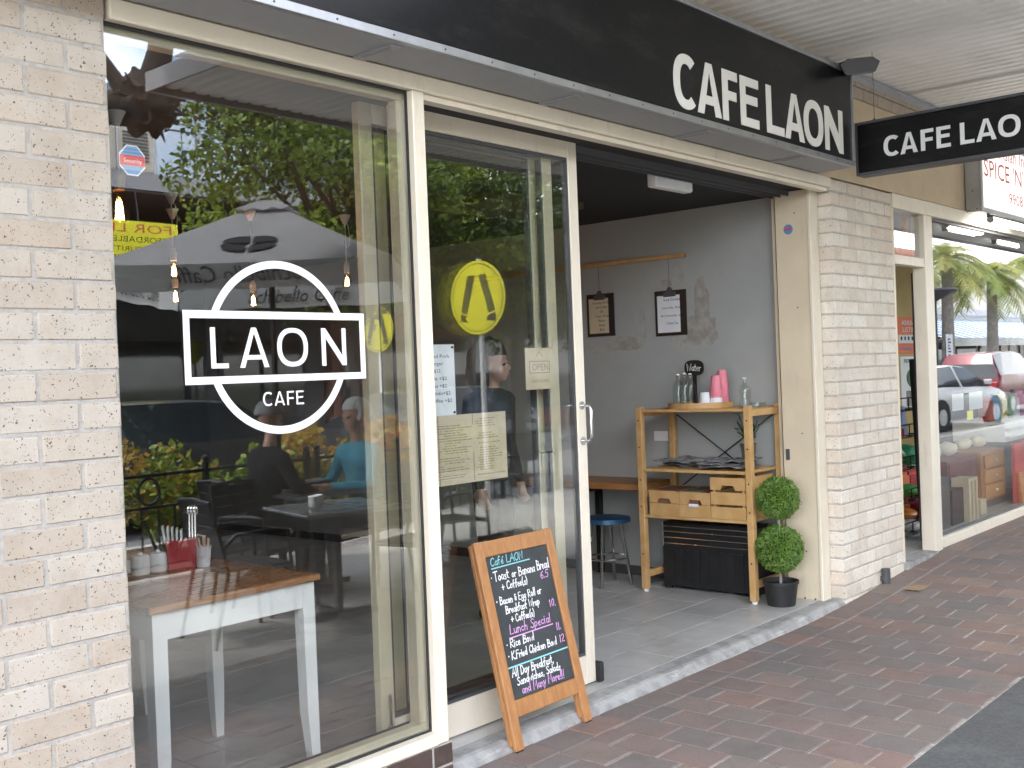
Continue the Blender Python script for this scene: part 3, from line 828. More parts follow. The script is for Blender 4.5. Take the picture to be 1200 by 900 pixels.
pz = panel(2.885, 4.085, .265, 'middle sliding door panel parked behind the handled door', False)
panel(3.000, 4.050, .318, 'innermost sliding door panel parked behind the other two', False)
put('pull_bar', MB().box(3.035, 3.052, .235, .258, 1.42, 1.86, ch=.003), M['black'], pz)
# bolts at the foot of the parked panels seen through the window
bo = thing('door_bolts', 'pair of steel floor bolts at the foot of the parked door panels', 'bolt', (2.93, .23, FZ))
put('bolt', MB().box(2.895, 2.912, .222, .246, FZ, FZ + .14, ch=.003).cyl((2.903, .234, FZ + .14), (2.903, .234, FZ + .26), .006), M['steel'], bo)
put('bolt', MB().box(2.955, 2.972, .285, .309, FZ, FZ + .13, ch=.003).cyl((2.963, .297, FZ + .13), (2.963, .297, FZ + .24), .006), M['steel'], bo)

# papers taped inside the door glass, just behind the front pane
yp = .2325
def sheet(name, x0, x1, z0, z1, m, label, cat, y=yp, curl=.0):
    mb = MB().box(x0, x1, y, y + .0012, z0, z1)
    return solo(name, mb, m, label, cat)
pf = lambda x0, z0, y=yp: (lambda a, b, d: (x0 + a, y - .0006, z0 + b))
menu = sheet('menu_sheet', 3.105, 3.338, 1.386, 1.684, M['paper'], 'white printed lunch menu taped inside the door glass', 'menu')
for i, (s_, xo) in enumerate((('Grilled Pork', .050), ('Burger', .085), ('$12', .108), ('Salads +$2', .055), ('Chips +$2', .065), ('+ drinks+$2', .060), ('+ Coffee +$2', .055))):
    words('lettering', s_, M['ink'], .021, pf(3.105 + xo, 1.628 - i*.031), menu, width=len(s_)*.0128)
for z in (1.672, 1.398): put('pin', MB().ball((3.325, yp - .003, z), .005), M['black'], menu)
km = sheet('kraft_menu', 3.105, 3.655, 1.092, 1.386, M['kraft'], 'wide brown paper menu of three sheets taped inside the door glass', 'menu', y=yp + .004)
for q_ in ((3.228, 3.231, 1.094, 1.384), (3.438, 3.441, 1.10, 1.22), (3.438, 3.440, 1.34, 1.384)): put('seam', MB().box(q_[0], q_[1], yp + .0025, yp + .0036, q_[2], q_[3]), M['ink_brown'], km)
ln = MB()
rl_ = random.Random(4)
for cxs in (3.12, 3.245, 3.455):
    z = 1.36
    while z > 1.115:
        if rl_.random() > .18:
            x = cxs + rl_.uniform(0, .03)
            while x < cxs + rl_.uniform(.09, .18):
                w = rl_.uniform(.008, .028); ln.box(x, x + w, yp + .0028, yp + .0037, z, z + .0035); x += w + .006
        z -= .0105
put('print', ln, M['ink_brown'], km)
op = sheet('open_sign', 3.800, 4.004, 1.474, 1.665, M['kraft'], 'brown paper OPEN sign inside the door glass', 'sign')
ob = MB()
for a, b, c, e in ((3.828, 3.976, 1.601, 1.605), (3.828, 3.976, 1.548, 1.552), (3.828, 3.832, 1.552, 1.601), (3.972, 3.976, 1.552, 1.601)): ob.box(a, b, yp - .0007, yp - .0001, c, e)
put('border', ob, M['ink_brown'], op)
words('lettering', 'OPEN', M['ink_brown'], .045, pf(3.845, 1.561), op, width=.115)
words('lettering', 'SLIDE TO OPEN', M['ink_brown'], .019, pf(3.842, 1.505), op, width=.122)
put('print', MB().prism([(3.878, 1.625), (3.902, 1.650), (3.926, 1.625), (3.922, 1.625), (3.902, 1.645), (3.882, 1.625)], 'y', yp - .0007, yp - .0001), M['ink_brown'], op)

# ---------------------------------------------------------------- main sign over the shopfront
sg = thing('shop_sign', 'long black CAFE LAON fascia sign with silver edges', 'sign', (4, -.12, 2.70))
SX0, SX1, SY = 0.6, 6.352, -.245
put('face', MB().box(SX0, SX1 - .012, SY, -.02, 2.742, 3.262), M['sign_black'], sg)
put('trim', MB().box(SX0, SX1, SY - .012, SY + .012, 2.708, 2.740, ch=.002).box(SX0, SX1, SY - .012, SY + .012, 3.264, 3.292, ch=.002).box(SX1 - .011, SX1, SY - .012, SY + .012, 2.741, 3.263), M['alu'], sg)
put('soffit', MB().box(SX0, SX1, SY + .0135, -.014, 2.7085, 2.722), M['grey_paint'], sg)
put('top_cap', MB().box(SX0, SX1, SY + .0135, -.002, 3.264, 3.285).box(SX1 - .011, SX1, SY + .0135, -.002, 2.723, 3.263), M['grey_paint'], sg)
for bx in (1.5, 2.62, 3.66, 4.72, 5.72):
    put('bracket', MB().box(bx, bx + .055, SY + .03, -.02, 2.700, 2.7078).box(bx + .02, bx + .035, SY + .05, -.05, 2.6965, 2.6995), M['grey_paint'], sg)
for sx in [SX0 + .25*i for i in range(23)]:
    put('screw', MB().cyl((sx, SY - .0135, 2.724), (sx, SY - .012, 2.724), .004, n=8), M['dark_grey'], sg)
ffs = lambda u, v, d: (u, SY - .0002 - d, v)
for ch, a, b in (('C', 4.378, 4.565), ('A', 4.585, 4.806), ('F', 4.822, 4.968), ('E', 5.000, 5.188), ('L', 5.274, 5.466), ('A', 5.478, 5.706), ('O', 5.706, 5.945), ('N', 5.970, 6.208)):
    hh = .26 if ch in 'CO' else .252
    zb = 2.765 if ch in 'CO' else 2.769
    put('letter', letter_mb([[(a + p, zb + q) for p, q in pl] for pl in big_letter(ch, b - a, hh, .053)], .004, ffs), M['letter'], sg)
# floodlight on the end of the sign
fd = thing('floodlight', 'black square floodlight on the top corner of the fascia sign', 'floodlight', (6.3, -.27, 3.29))
put('bracket', MB().box(6.20, 6.26, -.25, -.15, 3.293, 3.305).tube([(6.23, -.21, 3.30), (6.25, -.27, 3.315), (6.27, -.31, 3.30)], .012, 8), M['black'], fd)
hd = MB().prism([(-.085, .0), (.085, .0), (.11, .055), (.07, .085), (-.07, .085), (-.11, .055)], 'x', -.085, .085)
hd.xf(Matrix.Translation((6.265, -.335, 3.238)) @ Matrix.Rotation(radians(28), 4, 'Z') @ Matrix.Rotation(radians(-12), 4, 'Y'))
put('housing', hd, M['black'], fd)
ln_ = MB().box(-.07, .07, -.075, .075, -.006, -.001); ln_.xf(Matrix.Translation((6.265, -.335, 3.238)) @ Matrix.Rotation(radians(28), 4, 'Z') @ Matrix.Rotation(radians(-12), 4, 'Y'))
put('lens', ln_, M['lens_glass'], fd)

# ---------------------------------------------------------------- projecting blade sign
bs = thing('blade_sign', 'projecting black CAFE LAON sign hung under the awning', 'sign', (6.55, -.75, 2.69))
put('case', MB().box(6.502, 6.60, -1.40, -.21, 2.695, 2.985, ch=.003), M['sign_black'], bs)
put('frame', MB().box(6.493, 6.608, -1.412, -.198, 2.678, 2.694).box(6.493, 6.608, -1.412, -.198, 2.986, 3.002).box(6.493, 6.608, -.2095, -.198, 2.6945, 2.9855), M['dark_grey'], bs)
for y in (-.30, -1.18):
    put('hanger', MB().tube([(6.55, y, 3.02), (6.55, y, 3.43)], .0018, 6).cyl((6.55, y, 3.0025), (6.55, y, 3.022), .008), M['dark_grey'], bs)
fbl = lambda u, v, d: (6.5012 - d, -u, v)
for ch, a, b in (('C', .372, .463), ('A', .474, .577), ('F', .596, .671), ('E', .688, .769), ('L', .823, .902), ('A', .912, 1.023), ('O', 1.033, 1.152), ('N', 1.178, 1.285)):
    put('letter', letter_mb([[(a + p, 2.768 + q) for p, q in pl] for pl in big_letter(ch, b - a, .124, .025)], .003, fbl), M['vinyl'], bs)

# ---------------------------------------------------------------- street awning
aw = thing('street_awning', 'pale ribbed metal awning over the footpath', 'awning', (12, -1.5, 3.43))
def ribbed(x0, x1):
    mb = MB(); vs = []; fs = []
    x = x0; prof = []
    while x < x1:
        prof += [(x, 0), (x + .060, 0), (x + .072, .022), (x + .094, .022)]
        x += .106
    for px_, pz in prof:
        vs += [(px_, -3.06, 3.425 + pz), (px_, .0, 3.432 + pz)]
    fs = [(2*i, 2*i + 2, 2*i + 3, 2*i + 1) for i in range(len(prof) - 1)]
    return mb.add(vs, fs)
for i in range(9):
    put('sheet', ribbed(3.72 + i*4.028, 3.72 + (i + 1)*4.028), M['ceiling_white'], aw)
put('top_skin', MB().box(3.72, 39.9, -3.06, .001, 3.475, 3.49), M['grey_paint'], aw)
put('fascia', MB().box(3.70, 39.98, -3.10, -3.065, 3.39, 3.51), M['grey_paint'], aw)
put('end_fascia', MB().box(3.70, 3.718, -3.063, -.27, 3.39, 3.51), M['grey_paint'], aw)
put('wall_angle', MB().box(6.37, 39.5, -.045, -.014, 3.418, 3.424).box(6.37, 39.5, -.0135, -.0125, 3.38, 3.424), M['alu'], aw)
M['tube_lamp'] = mat('lit_tube', (.9, .9, .9), .5, emit=((1.0, .97, .90), 5.0))
def batten(x, y, label):
    t = thing('batten_light', label, 'light', (x, y, 3.36), 0, 'strip lights under the awning')
    put('housing', MB().box(x - .62, x + .62, y - .06, y + .06, 3.375, 3.42), M['white'], t)
    put('tube', MB().cyl((x - .58, y, 3.345), (x + .58, y, 3.345), .026, n=10), M['tube_lamp'], t)
    for xe in (x - .62, x + .585): put('cap', MB().box(xe, xe + .035, y - .04, y + .04, 3.31, 3.374), M['dark_grey'], t)
batten(16.2, -2.4, 'strip light under the awning mirrored at the left of the deli window')
batten(18.8, -2.55, 'strip light under the awning mirrored at the right of the deli window')

la = thing('added_awning', 'unseen added awning that shades the brick wall left of the window', 'awning', (-2, -1.4, 3.9))  # awning added out of view to keep the left brick wall darker
put('soffit', MB().box(-8, 3.66, -2.92, -.001, 3.90, 3.94), M['ceiling_white'], la)
put('fascia', MB().box(-8, 3.68, -2.96, -2.921, 3.86, 4.0), M['grey_paint'], la)

# fixings on the frame
for z in (.35, 1.1, 1.9, 2.5):
    put('screw', MB().cyl((6.4465, .20, z), (6.449, .20, z), .005, n=10), M['dark_grey'], sf)
# skirting and a power point on the grey wall
put('skirting', MB().box(6.585, 6.5993, .43, 6.9, FZ, FZ + .07, ch=.003), M['dark_grey'], iw)
sk_ = solo('power_point', MB().box(6.590, 6.5993, 1.30, 1.42, 1.03, 1.10, ch=.002), M['white'], 'white double power point on the grey wall above the timber counter', 'power point')
# grit and leaf bits along the foot of the step
rn_ = random.Random(77); gb = MB()
for i in range(150):
    x_ = rn_.uniform(3.0, 7.5); y_ = -abs(rn_.gauss(0, .10)) - .012 if rn_.random() < .75 else rn_.uniform(-1.3, -.05)
    s_ = rn_.uniform(.003, .011); a_ = rn_.uniform(0, 6.28); z_ = gz(x_) + .001
    gb.add([(x_ + s_*cos(a_), y_ + s_*sin(a_), z_ + .002), (x_ - s_*.4*sin(a_), y_ + s_*.4*cos(a_), z_), (x_ - s_*cos(a_), y_ - s_*sin(a_), z_ + .003), (x_ + s_*.4*sin(a_), y_ - s_*.4*cos(a_), z_ + .001)], [(0, 1, 2, 3)])
o = solo('leaf_debris', gb, mat('dry_leaf', (.10, .07, .04), .9, col2=(.25, .2, .14), vscale=40), 'dry leaf bits and grit scattered along the foot of the step', 'debris')
o['kind'] = 'stuff'

# ---------------------------------------------------------------- cafe furniture
def dining_table(x0, x1, y0, y1, label):
    t = thing('cafe_table', label, 'table', ((x0 + x1)/2, (y0 + y1)/2, FZ), 0, 'white legged wooden tables in the cafe')
    zt = FZ + .755
    put('tabletop', MB().box(x0, x1, y0, y1, zt - .026, zt, ch=.004), M['table_wood'], t)
    a = .02
    ap = MB()
    ap.box(x0 + a + .056, x1 - a - .056, y0 + a + .006, y0 + a + .026, zt - .125, zt - .0265)
    ap.box(x0 + a + .056, x1 - a - .056, y1 - a - .026, y1 - a - .006, zt - .125, zt - .0265)
    ap.box(x0 + a + .006, x0 + a + .026, y0 + a + .056, y1 - a - .056, zt - .125, zt - .0265)
    ap.box(x1 - a - .026, x1 - a - .006, y0 + a + .056, y1 - a - .056, zt - .125, zt - .0265)
    put('apron', ap, M['white'], t)
    for sx, lx in ((1, x0 + a), (-1, x1 - a)):
        for sy, ly in ((1, y0 + a), (-1, y1 - a)):
            mb = MB()
            w = .056
            zs = ((FZ, .036), (FZ + .22, .052), (zt - .13, w), (zt - .0265, w))
            vs = []
            for z, ww in zs:
                vs += [(lx, ly, z), (lx + sx*ww, ly, z), (lx + sx*ww, ly + sy*ww, z), (lx, ly + sy*ww, z)]
            fs = [(0, 1, 2, 3), (12, 13, 14, 15)] + [(k*4 + i, k*4 + (i + 1) % 4, k*4 + 4 + (i + 1) % 4, k*4 + 4 + i) for k in (0, 1, 2) for i in range(4)]
            put('leg', mb.add(vs, fs), M['white'], t)
    return t
dining_table(1.975, 2.715, .400, 1.130, 'white legged wooden table just inside the window with the condiments on it')
dining_table(1.93, 2.70, 1.60, 2.33, 'second white legged wooden table behind the table with the condiments')
TZ = FZ + .755
nb = thing('napkin_tin', 'red tin of paper napkins and cutlery on the window table', 'napkin holder', (2.50, 1.03, TZ))
put('tin', MB().prism([(-.05, 0), (.05, 0), (.06, .12), (-.06, .12)], 'y', -.04, .04).xf(Matrix.Translation((2.50, 1.03, TZ)) @ Matrix.Rotation(radians(-35), 4, 'Z')), M['red'], nb)
lb = MB().cyl((0, -.0403, .05), (0, -.0412, .05), .022, n=20); lb.xf(Matrix.Translation((2.515, 1.03, TZ)) @ Matrix.Rotation(radians(-35), 4, 'Z') @ Matrix.Translation((.02, 0, 0)))
put('badge', lb, M['paper'], nb)
np_ = MB()
for i in range(5):
    q = MB().box(-.048 + i*.012, -.040 + i*.012, -.03, .03, .115, .185 - i*.006); q.xf(Matrix.Translation((2.49, 1.03, TZ)) @ Matrix.Rotation(radians(-35), 4, 'Z') @ Matrix.Rotation(radians(-6 + i*2), 4, 'Y')); np_.add(q.v, q.f)
put('napkins', np_, M['paper'], nb)
cu_ = MB()
for i in range(3):
    cx_, cy_ = 2.535 + .006*i, 1.025 - .012*i
    cu_.tube([(cx_, cy_, TZ + .10), (cx_ + .002, cy_, TZ + .20), (cx_ + .004, cy_, TZ + .235)], .005, 6)
    cu_.ball((cx_ + .005, cy_, TZ + .235), .014, 8, 6, sc=(1, .4, 1.5))
put('cutlery', cu_, M['chrome'], nb, smooth=True)
pc = thing('sugar_cup', 'white paper cup of sugar sticks on the window table', 'cup', (2.57, .985, TZ))
put('cup', MB().lathe([(.026, 0), (.036, .085), (.037, .086), (.034, .085), (.024, .004)], (2.57, .985, TZ)), M['paper'], pc, smooth=True)
sk = MB()
for i in range(7):
    a_ = i*.9; sk.tube([(2.57 + .008*cos(a_), .985 + .008*sin(a_), TZ + .01), (2.57 + .028*cos(a_), .985 + .028*sin(a_), TZ + .115 + .008*(i % 3))], .0035, 5)
put('sugar_sticks', sk, mat('sugar_paper', (.62, .32, .22), .7, col2=(.7, .6, .4), vscale=60), pc)
for px_, py_, lab in ((2.325, 1.055, 'left white sugar pot beside the red napkin tin'), (2.405, 1.06, 'right white sugar pot touching the red napkin tin')):
    solo('sugar_pot', MB().lathe([(.034, 0), (.038, .01), (.038, .066), (.034, .076), (.012, .080), (.010, .088), (0.002, .09)], (px_, py_, TZ)), M['white'], lab, 'pot', 'white pots on the window table', smooth=True)

M['filament'] = mat('lit_filament', (1, .6, .3), .5, emit=((1.0, .46, .16), 34.0))
M['bulb_glass'] = glass_mat('amber_bulb_glass', tint=(1.0, .86, .66), k=.8)
M['brass'] = mat('brass', (.35, .24, .10), .35, .8)
def pendant(x, y, z, s, label, swag=0):
    t = thing('pendant_bulb', label, 'pendant light', (x, y, z), 0, 'bare filament bulbs hanging in the cafe')
    put('bulb', MB().lathe([(.013*s, .062*s), (.018*s, .05*s), (.031*s, .015*s), (.033*s, -.005*s), (.026*s, -.028*s), (.010*s, -.041*s), (.001, -.042*s)], (x, y, z), n=18), M['bulb_glass'], t, smooth=True)
    f = MB()
    for i in range(6):
        a_ = i*pi/3
        f.tube([(x + .006*s*cos(a_), y + .006*s*sin(a_), z + .03*s), (x + .012*s*cos(a_), y + .012*s*sin(a_), z - .022*s)], .0022*s, 5)
    put('filament', f, M['filament'], t)
    put('socket', MB().cyl((x, y, z + .062*s), (x, y, z + .105*s), .017*s, .021*s, n=14).cyl((x, y, z + .105*s), (x, y, z + .135*s), .021*s, .010*s, n=14), M['brass'] if s > 1.2 else M['white'], t, smooth=True)
    pts = [(x, y, z + .13*s), (x, y, 2.62)]
    cd = MB().tube(pts, .0035, 6)
    if swag:
        zc = z + .30
        cd.tube([(x, y, zc + .10), (x + .025, y, zc + .08), (x + .035, y, zc), (x + .025, y, zc - .06), (x + .005, y, zc - .07), (x, y, zc - .02)], .003, 5)
    put('cord', cd, M['white'] if swag else M['dark_grey'], t)
    put('rose', MB().lathe([(.012, -.06), (.03, -.02), (.04, 0)], (x, y, 2.645), n=14), M['white'], t, smooth=True)
pendant(2.267, 1.0, 2.25, 1.35, 'large amber bulb with a brass socket hanging nearest the left wall')
pendant(3.436, 2.5, 2.20, 1.0, 'upper bulb of the two seen above the window logo on the left', 1)
pendant(3.752, 3.0, 2.10, 1.0, 'lower bulb of the two seen above the window logo on the left')
pendant(4.182, 2.8, 2.07, 1.0, 'lit bulb seen behind the arc of the window logo')
pendant(4.792, 2.6, 2.20, 1.0, 'lit bulb nearest the stack of sliding panels', 1)

# storage shelf against the grey wall
sh = thing('wooden_shelf', 'tall open pine storage shelf against the grey cafe wall', 'shelf', (6.35, .83, FZ))
XF, XB = 6.130, 6.575
for (xa, ya, nm) in ((XF, .395, 'leg'), (XF, 1.212, 'leg'), (XB - .044, .395, 'leg'), (XB - .044, 1.212, 'leg')):
    lm = MB().box(xa, xa + .044, ya, ya + .044, FZ + .018, 1.292, ch=.003)
    o = put(nm, lm, M['pine'], sh)
    if xa == XF:
        hb_ = MB()
        for z in (.30, .62, .80, 1.02, 1.20): hb_.cyl((xa - .0006, ya + .022, z), (xa + .001, ya + .022, z), .006, n=10)
        b = wloc(o); put('peg_hole', hb_, M['black'], o)
    put('foot', MB().cyl((xa + .022, ya + .022, FZ), (xa + .022, ya + .022, FZ + .018), .018), M['white'], sh)
for ya in (.400, 1.217):
    for z in (.16, .70, 1.245):
        put('side_rail', MB().box(XF + .0445, XB - .0445, ya, ya + .034, z - .02, z + .024, ch=.002), M['pine'], sh)
for z in (.548, .858, 1.256):
    mb = MB()
    for i in range(4):
        xa = XF + .004 + i*.108
        mb.box(xa, xa + .100, .4395 if 0 else .441, 1.210, z, z + .020, ch=.002)
    put('shelf_board', mb, M['pine'], sh)
put('cross_brace', MB().tube([(XB - .02, .45, .70), (XB - .018, 1.20, 1.22)], .004, 6).tube([(XB - .030, 1.20, .70), (XB - .028, .45, 1.22)], .004, 6), M['black'], sh)
SZ = 1.277
tr = thing('round_tray', 'round pine tray on the top shelf under the bottles and cups', 'tray', (6.33, .86, SZ))
put('base', MB().lathe([(.20, 0), (.205, .004), (.205, .012), (.0, .012)], (6.34, .87, SZ), n=40), M['pine'], tr, smooth=True)
put('rim', MB().lathe([(.2055, .0), (.215, .0), (.215, .036), (.2055, .036), (.2055, .0)], (6.34, .87, SZ), n=40), M['pine'], tr, smooth=True)
TB = SZ + .0125
def bottle(x, y, z, h, label):
    t = thing('water_bottle', label, 'bottle', (x, y, z), 0, 'clear swing top water bottles')
    put('glass', MB().lathe([(.001, .002), (.036, .002), (.038, .01), (.038, .62*h), (.032, .72*h), (.015, .82*h), (.014, .94*h), (.017, .95*h), (.017, .99*h), (.0135, .99*h)], (x, y, z), n=18), M['glass_clear'], t, smooth=True)
    put('stopper', MB().lathe([(.012, .985*h), (.013, 1.02*h), (.006, 1.04*h), (.001, 1.04*h)], (x, y, z), n=12).tube([(x + .018, y, z + .93*h), (x + .026, y, z + .97*h), (x + .014, y, z + 1.03*h)], .002, 5), M['white'], t, smooth=True)
bottle(6.30, 1.015, TB, .21, 'clear water bottle farthest from the pink cups under the oval sign')
bottle(6.27, .945, TB, .215, 'clear water bottle nearest the pink cups under the oval sign')
bottle(6.37, .965, TB, .21, 'clear water bottle behind the other two on the tray')
bottle(6.30, .515, SZ, .185, 'single clear bottle standing alone off the tray beside the pink cups')
def cups(x, y, z, n, label, m, up_=0):
    t = thing('cup_stack', label, 'cup stack', (x, y, z), 0, 'stacks of upturned paper cups')
    for i in range(n):
        mb = MB().lathe([(.040, 0), (.041, .006), (.038, .008), (.029, .088), (.027, .090), (.0, .088)], (x, y, z + i*.018), n=18)
        put('cup', mb, m if i >= up_ else M['paper'], t, smooth=True)
cups(6.30, .725, TB, 7, 'shorter stack of pink cups over white ones on the tray', M['pink'], 3)
cups(6.40, .735, TB, 9, 'taller stack of pink paper cups behind the white cup', M['pink'])
cups(6.255, .785, TB, 1, 'single white paper cup in front of the pink stacks', M['paper'])
wsg = thing('water_sign', 'small black oval sign reading Water propped above the bottles', 'sign', (6.43, .965, TB))
put('plate', MB().prism([(.965 + .075*math.copysign(abs(cos(2*pi*i/36))**.7, cos(2*pi*i/36)), 1.542 + .053*math.copysign(abs(sin(2*pi*i/36))**.7, sin(2*pi*i/36))) for i in range(36)], 'x', 6.425, 6.432), M['black'], wsg)
put('stem', MB().box(6.428, 6.436, .95, .98, TB, 1.50), M['black'], wsg)
hw = MB()
hand_text(hw, 'Water', 0, 0, .05, lambda u, v, d: (6.4245 - d, 1.022 - u, 1.522 + v), .005, width=.115)
put('lettering', hw, M['chalk_white'], wsg)
ash = MB().lathe([(.001, .004), (.04, .004), (.045, 0), (.05, .03), (.045, .03), (.038, .008)], (6.33, .44, SZ), n=20)
solo('glass_dish', ash, M['glass_clear'], 'low clear glass dish at the right end of the top shelf', 'dish', smooth=True, loc=(6.33, .44, SZ))
# newspapers and a pot plant on the second shelf
S2 = .879
np2 = thing('newspapers', 'untidy heap of newspapers spread on the second shelf', 'newspapers', (6.32, .85, S2))
M['newsprint'] = mat('newsprint', (.50, .50, .50), .85, col2=(.10, .10, .11), vscale=26)
rp_ = random.Random(2)
for i in range(9):
    mb = MB(); n = 7
    cx_, cy_, an = rp_.uniform(6.25, 6.42), rp_.uniform(.60, 1.08), rp_.uniform(-.5, .5)
    wv = [rp_.uniform(0, .022) for _ in range(n)]
    vs = []
    for j in range(n):
        v_ = -.16 + .32*j/(n - 1)
        for uu in (-.12, .12):
            for th in (0, .004):
                vs.append((cx_ + uu*cos(an) - v_*sin(an), cy_ + uu*sin(an) + v_*cos(an), S2 + .002 + i*.0046 + wv[j] + th))
    fs = []
    for j in range(n - 1):
        a0 = j*4; b0 = a0 + 4
        fs += [(a0, b0, b0 + 2, a0 + 2), (a0 + 1, a0 + 3, b0 + 3, b0 + 1), (a0, a0 + 1, b0 + 1, b0), (a0 + 2, b0 + 2, b0 + 3, a0 + 3)]
    mb.v = []
    mb.add(vs, fs)
    mb.v = [(min(x, 6.56), max(.45, min(1.205, y)), z) for x, y, z in mb.v]
    put('paper', mb, M['newsprint'], np2)
ppt = thing('herb_pot', 'dark leafy herb in a small steel pot on the second shelf', 'plant', (6.40, .545, S2 + .05))
put('pot', MB().lathe([(.04, 0), (.055, .10), (.057, .10), (.05, .095), (.001, .09)], (6.40, .56, S2 + .055), n=18), M['steel'], ppt, smooth=True)
lf = MB(); rr = random.Random(8)
for i in range(16):
    a_ = rr.uniform(0, 6.28); ln2 = rr.uniform(.08, .2)
    ex = Vector((6.40 + .07*cos(a_), .56 + .07*sin(a_), S2 + .15 + ln2))
    ba = Vector((6.40, .56, S2 + .14))
    lf.tube([ba, (ba + ex)/2 + Vector((0, 0, .02)), ex], .003, 4)
    for k in range(5):
        p = ba.lerp(ex, .3 + .7*k/4); d = Vector((rr.uniform(-1, 1), rr.uniform(-1, 1), rr.uniform(0, 1)))*.03; w = Vector((rr.uniform(-1, 1), rr.uniform(-1, 1), 0))*.009
        lf.add([p - w, p + w, p + d + w*.3, p + d - w*.3], [(0, 1, 2, 3)])
put('leaves', lf, mat('dark_leaf', (.03, .06, .02), .5), ppt)
# crates on the third shelf
def crate(x0, x1, y0, y1, z0, slats, label, notch):
    t = thing('wooden_crate', label, 'crate', ((x0 + x1)/2, (y0 + y1)/2, z0), 0, 'pine crates on the third shelf')
    for (zz, h) in slats:
        if notch and (zz, h) == notch:
            ym = (y0 + y1)/2
            pl = [(y0, z0 + zz), (y1, z0 + zz), (y1, z0 + zz + h), (y0, z0 + zz + h)]
            pl = [(y0, z0 + zz), (ym - .055, z0 + zz), (ym - .04, z0 + zz + .03), (ym + .04, z0 + zz + .03), (ym + .055, z0 + zz), (y1, z0 + zz), (y1, z0 + zz + h), (y0, z0 + zz + h)]
            put('slat', MB().prism(pl, 'x', x0, x0 + .012), M['pine'], t)
        else:
            put('slat', MB().box(x0, x0 + .012, y0, y1, z0 + zz, z0 + zz + h, ch=.002), M['pine'], t)
        put('slat', MB().box(x1 - .012, x1, y0, y1, z0 + zz, z0 + zz + h), M['pine'], t)
        put('slat', MB().box(x0 + .0125, x1 - .0125, y0, y0 + .012, z0 + zz, z0 + zz + h), M['pine'], t)
        put('slat', MB().box(x0 + .0125, x1 - .0125, y1 - .012, y1, z0 + zz, z0 + zz + h), M['pine'], t)
    H_ = slats[-1][0] + slats[-1][1]
    for xa in (x0 + .0125, x1 - .0325):
        for ya in (y0 + .0125, y1 - .0325):
            put('corner_post', MB().box(xa, xa + .02, ya, ya + .02, z0 + .002, z0 + H_ - .004), M['pine'], t)
    put('base', MB().box(x0 + .0125, x1 - .0125, y0 + .0125, y1 - .0125, z0, z0 + .010), M['pine'], t)
    return t
S3 = .569
crate(6.136, 6.50, .935, 1.172, S3, ((.0, .080), (.083, .080)), 'low pine crate nearest the timber counter on the third shelf', (.083, .080))
crate(6.136, 6.50, .704, .932, S3, ((.0, .080), (.083, .080)), 'low pine crate in the middle of the third shelf with a paper tag', (.083, .080))
crate(6.138, 6.50, .446, .700, S3, ((.0, .078), (.092, .080), (.186, .080)), 'tall slatted pine crate on the third shelf beside the topiary', (.186, .080))
solo('paper_tag', MB().box(6.129, 6.1355, .79, .86, S3 + .068, S3 + .088).box(6.118, 6.1285, .785, .855, S3 + .075, S3 + .078), M['paper'], 'white paper tag sticking out of the middle crate', 'tag')
solo('red_books', MB().box(6.15, 6.40, .80, .91, S3 + .012, S3 + .17).box(6.15, 6.40, .96, 1.15, S3 + .012, S3 + .168), mat('faded_red_cover', (.30, .03, .03), .6, col2=(.12, .14, .10), vscale=6), 'dark red book spines standing in the low crates', 'books')
# dark heater unit under the shelf
ht = thing('black_cooler', 'black metal unit with chrome rails under the pine shelf', 'appliance', (6.42, .83, FZ))
put('body', MB().box(6.30, 6.52, .46, 1.19, FZ + .02, .50, ch=.006), M['black'], ht)
put('feet', MB().box(6.31, 6.34, .48, .51, FZ, FZ + .019).box(6.31, 6.34, 1.14, 1.17, FZ, FZ + .019).box(6.47, 6.50, .48, .51, FZ, FZ + .019).box(6.47, 6.50, 1.14, 1.17, FZ, FZ + .019), M['rubber'], ht)
rb = MB()
for z in (.475, .44, .40, .36): rb.cyl((6.285, .47, z), (6.285, 1.18, z), .004, n=8)
for y in (.48, 1.17): rb.cyl((6.285, y, .34), (6.285, y, .50), .005, n=8).box(6.285, 6.2995, y - .004, y + .004, .35, .36)
put('rail', rb, M['steel'], ht)
gr = MB()
for i in range(10): gr.box(6.292, 6.299, .50 + i*.066, .545 + i*.066, FZ + .06, .32)
put('grille', gr, M['black'], ht)
# bench along the wall and a stool
bn = thing('wall_bench', 'long dark timber counter along the grey wall behind the shelf', 'counter', (6.4, 3.2, FZ))
put('top', MB().box(6.20, 6.595, 1.30, 2.6, .715, .76, ch=.003), M['bench_wood'], bn)
for y in (1.9, 2.5): put('bracket', MB().box(6.30, 6.595, y, y + .04, .66, .7145).box(6.55, 6.595, y, y + .04, FZ, .66), M['black'], bn)
jr = thing('straw_jar', 'small white pot of wooden stirrers on the timber counter', 'pot', (6.35, 1.95, .76))
put('jar', MB().lathe([(.03, 0), (.034, .07), (.031, .07), (.028, .005)], (6.30, 1.86, .76), n=16), M['white'], jr, smooth=True)
sk = MB()
for i in range(7): sk.box(6.295 + .006*cos(i), 6.299 + .006*cos(i), 1.855 + .008*sin(i*2), 1.862 + .008*sin(i*2), .765, .865 + .006*(i % 3))
put('stirrers', sk, M['pine'], jr)
stl = thing('metal_stool', 'round dark blue metal stool under the timber counter', 'stool', (6.22, 1.60, FZ))
put('seat', MB().lathe([(.001, .475), (.14, .475), (.17, .47), (.172, .44), (.165, .44), (.13, .455), (.001, .458)], (6.22, 1.60, FZ), n=28), M['blue_seat'], stl, smooth=True)
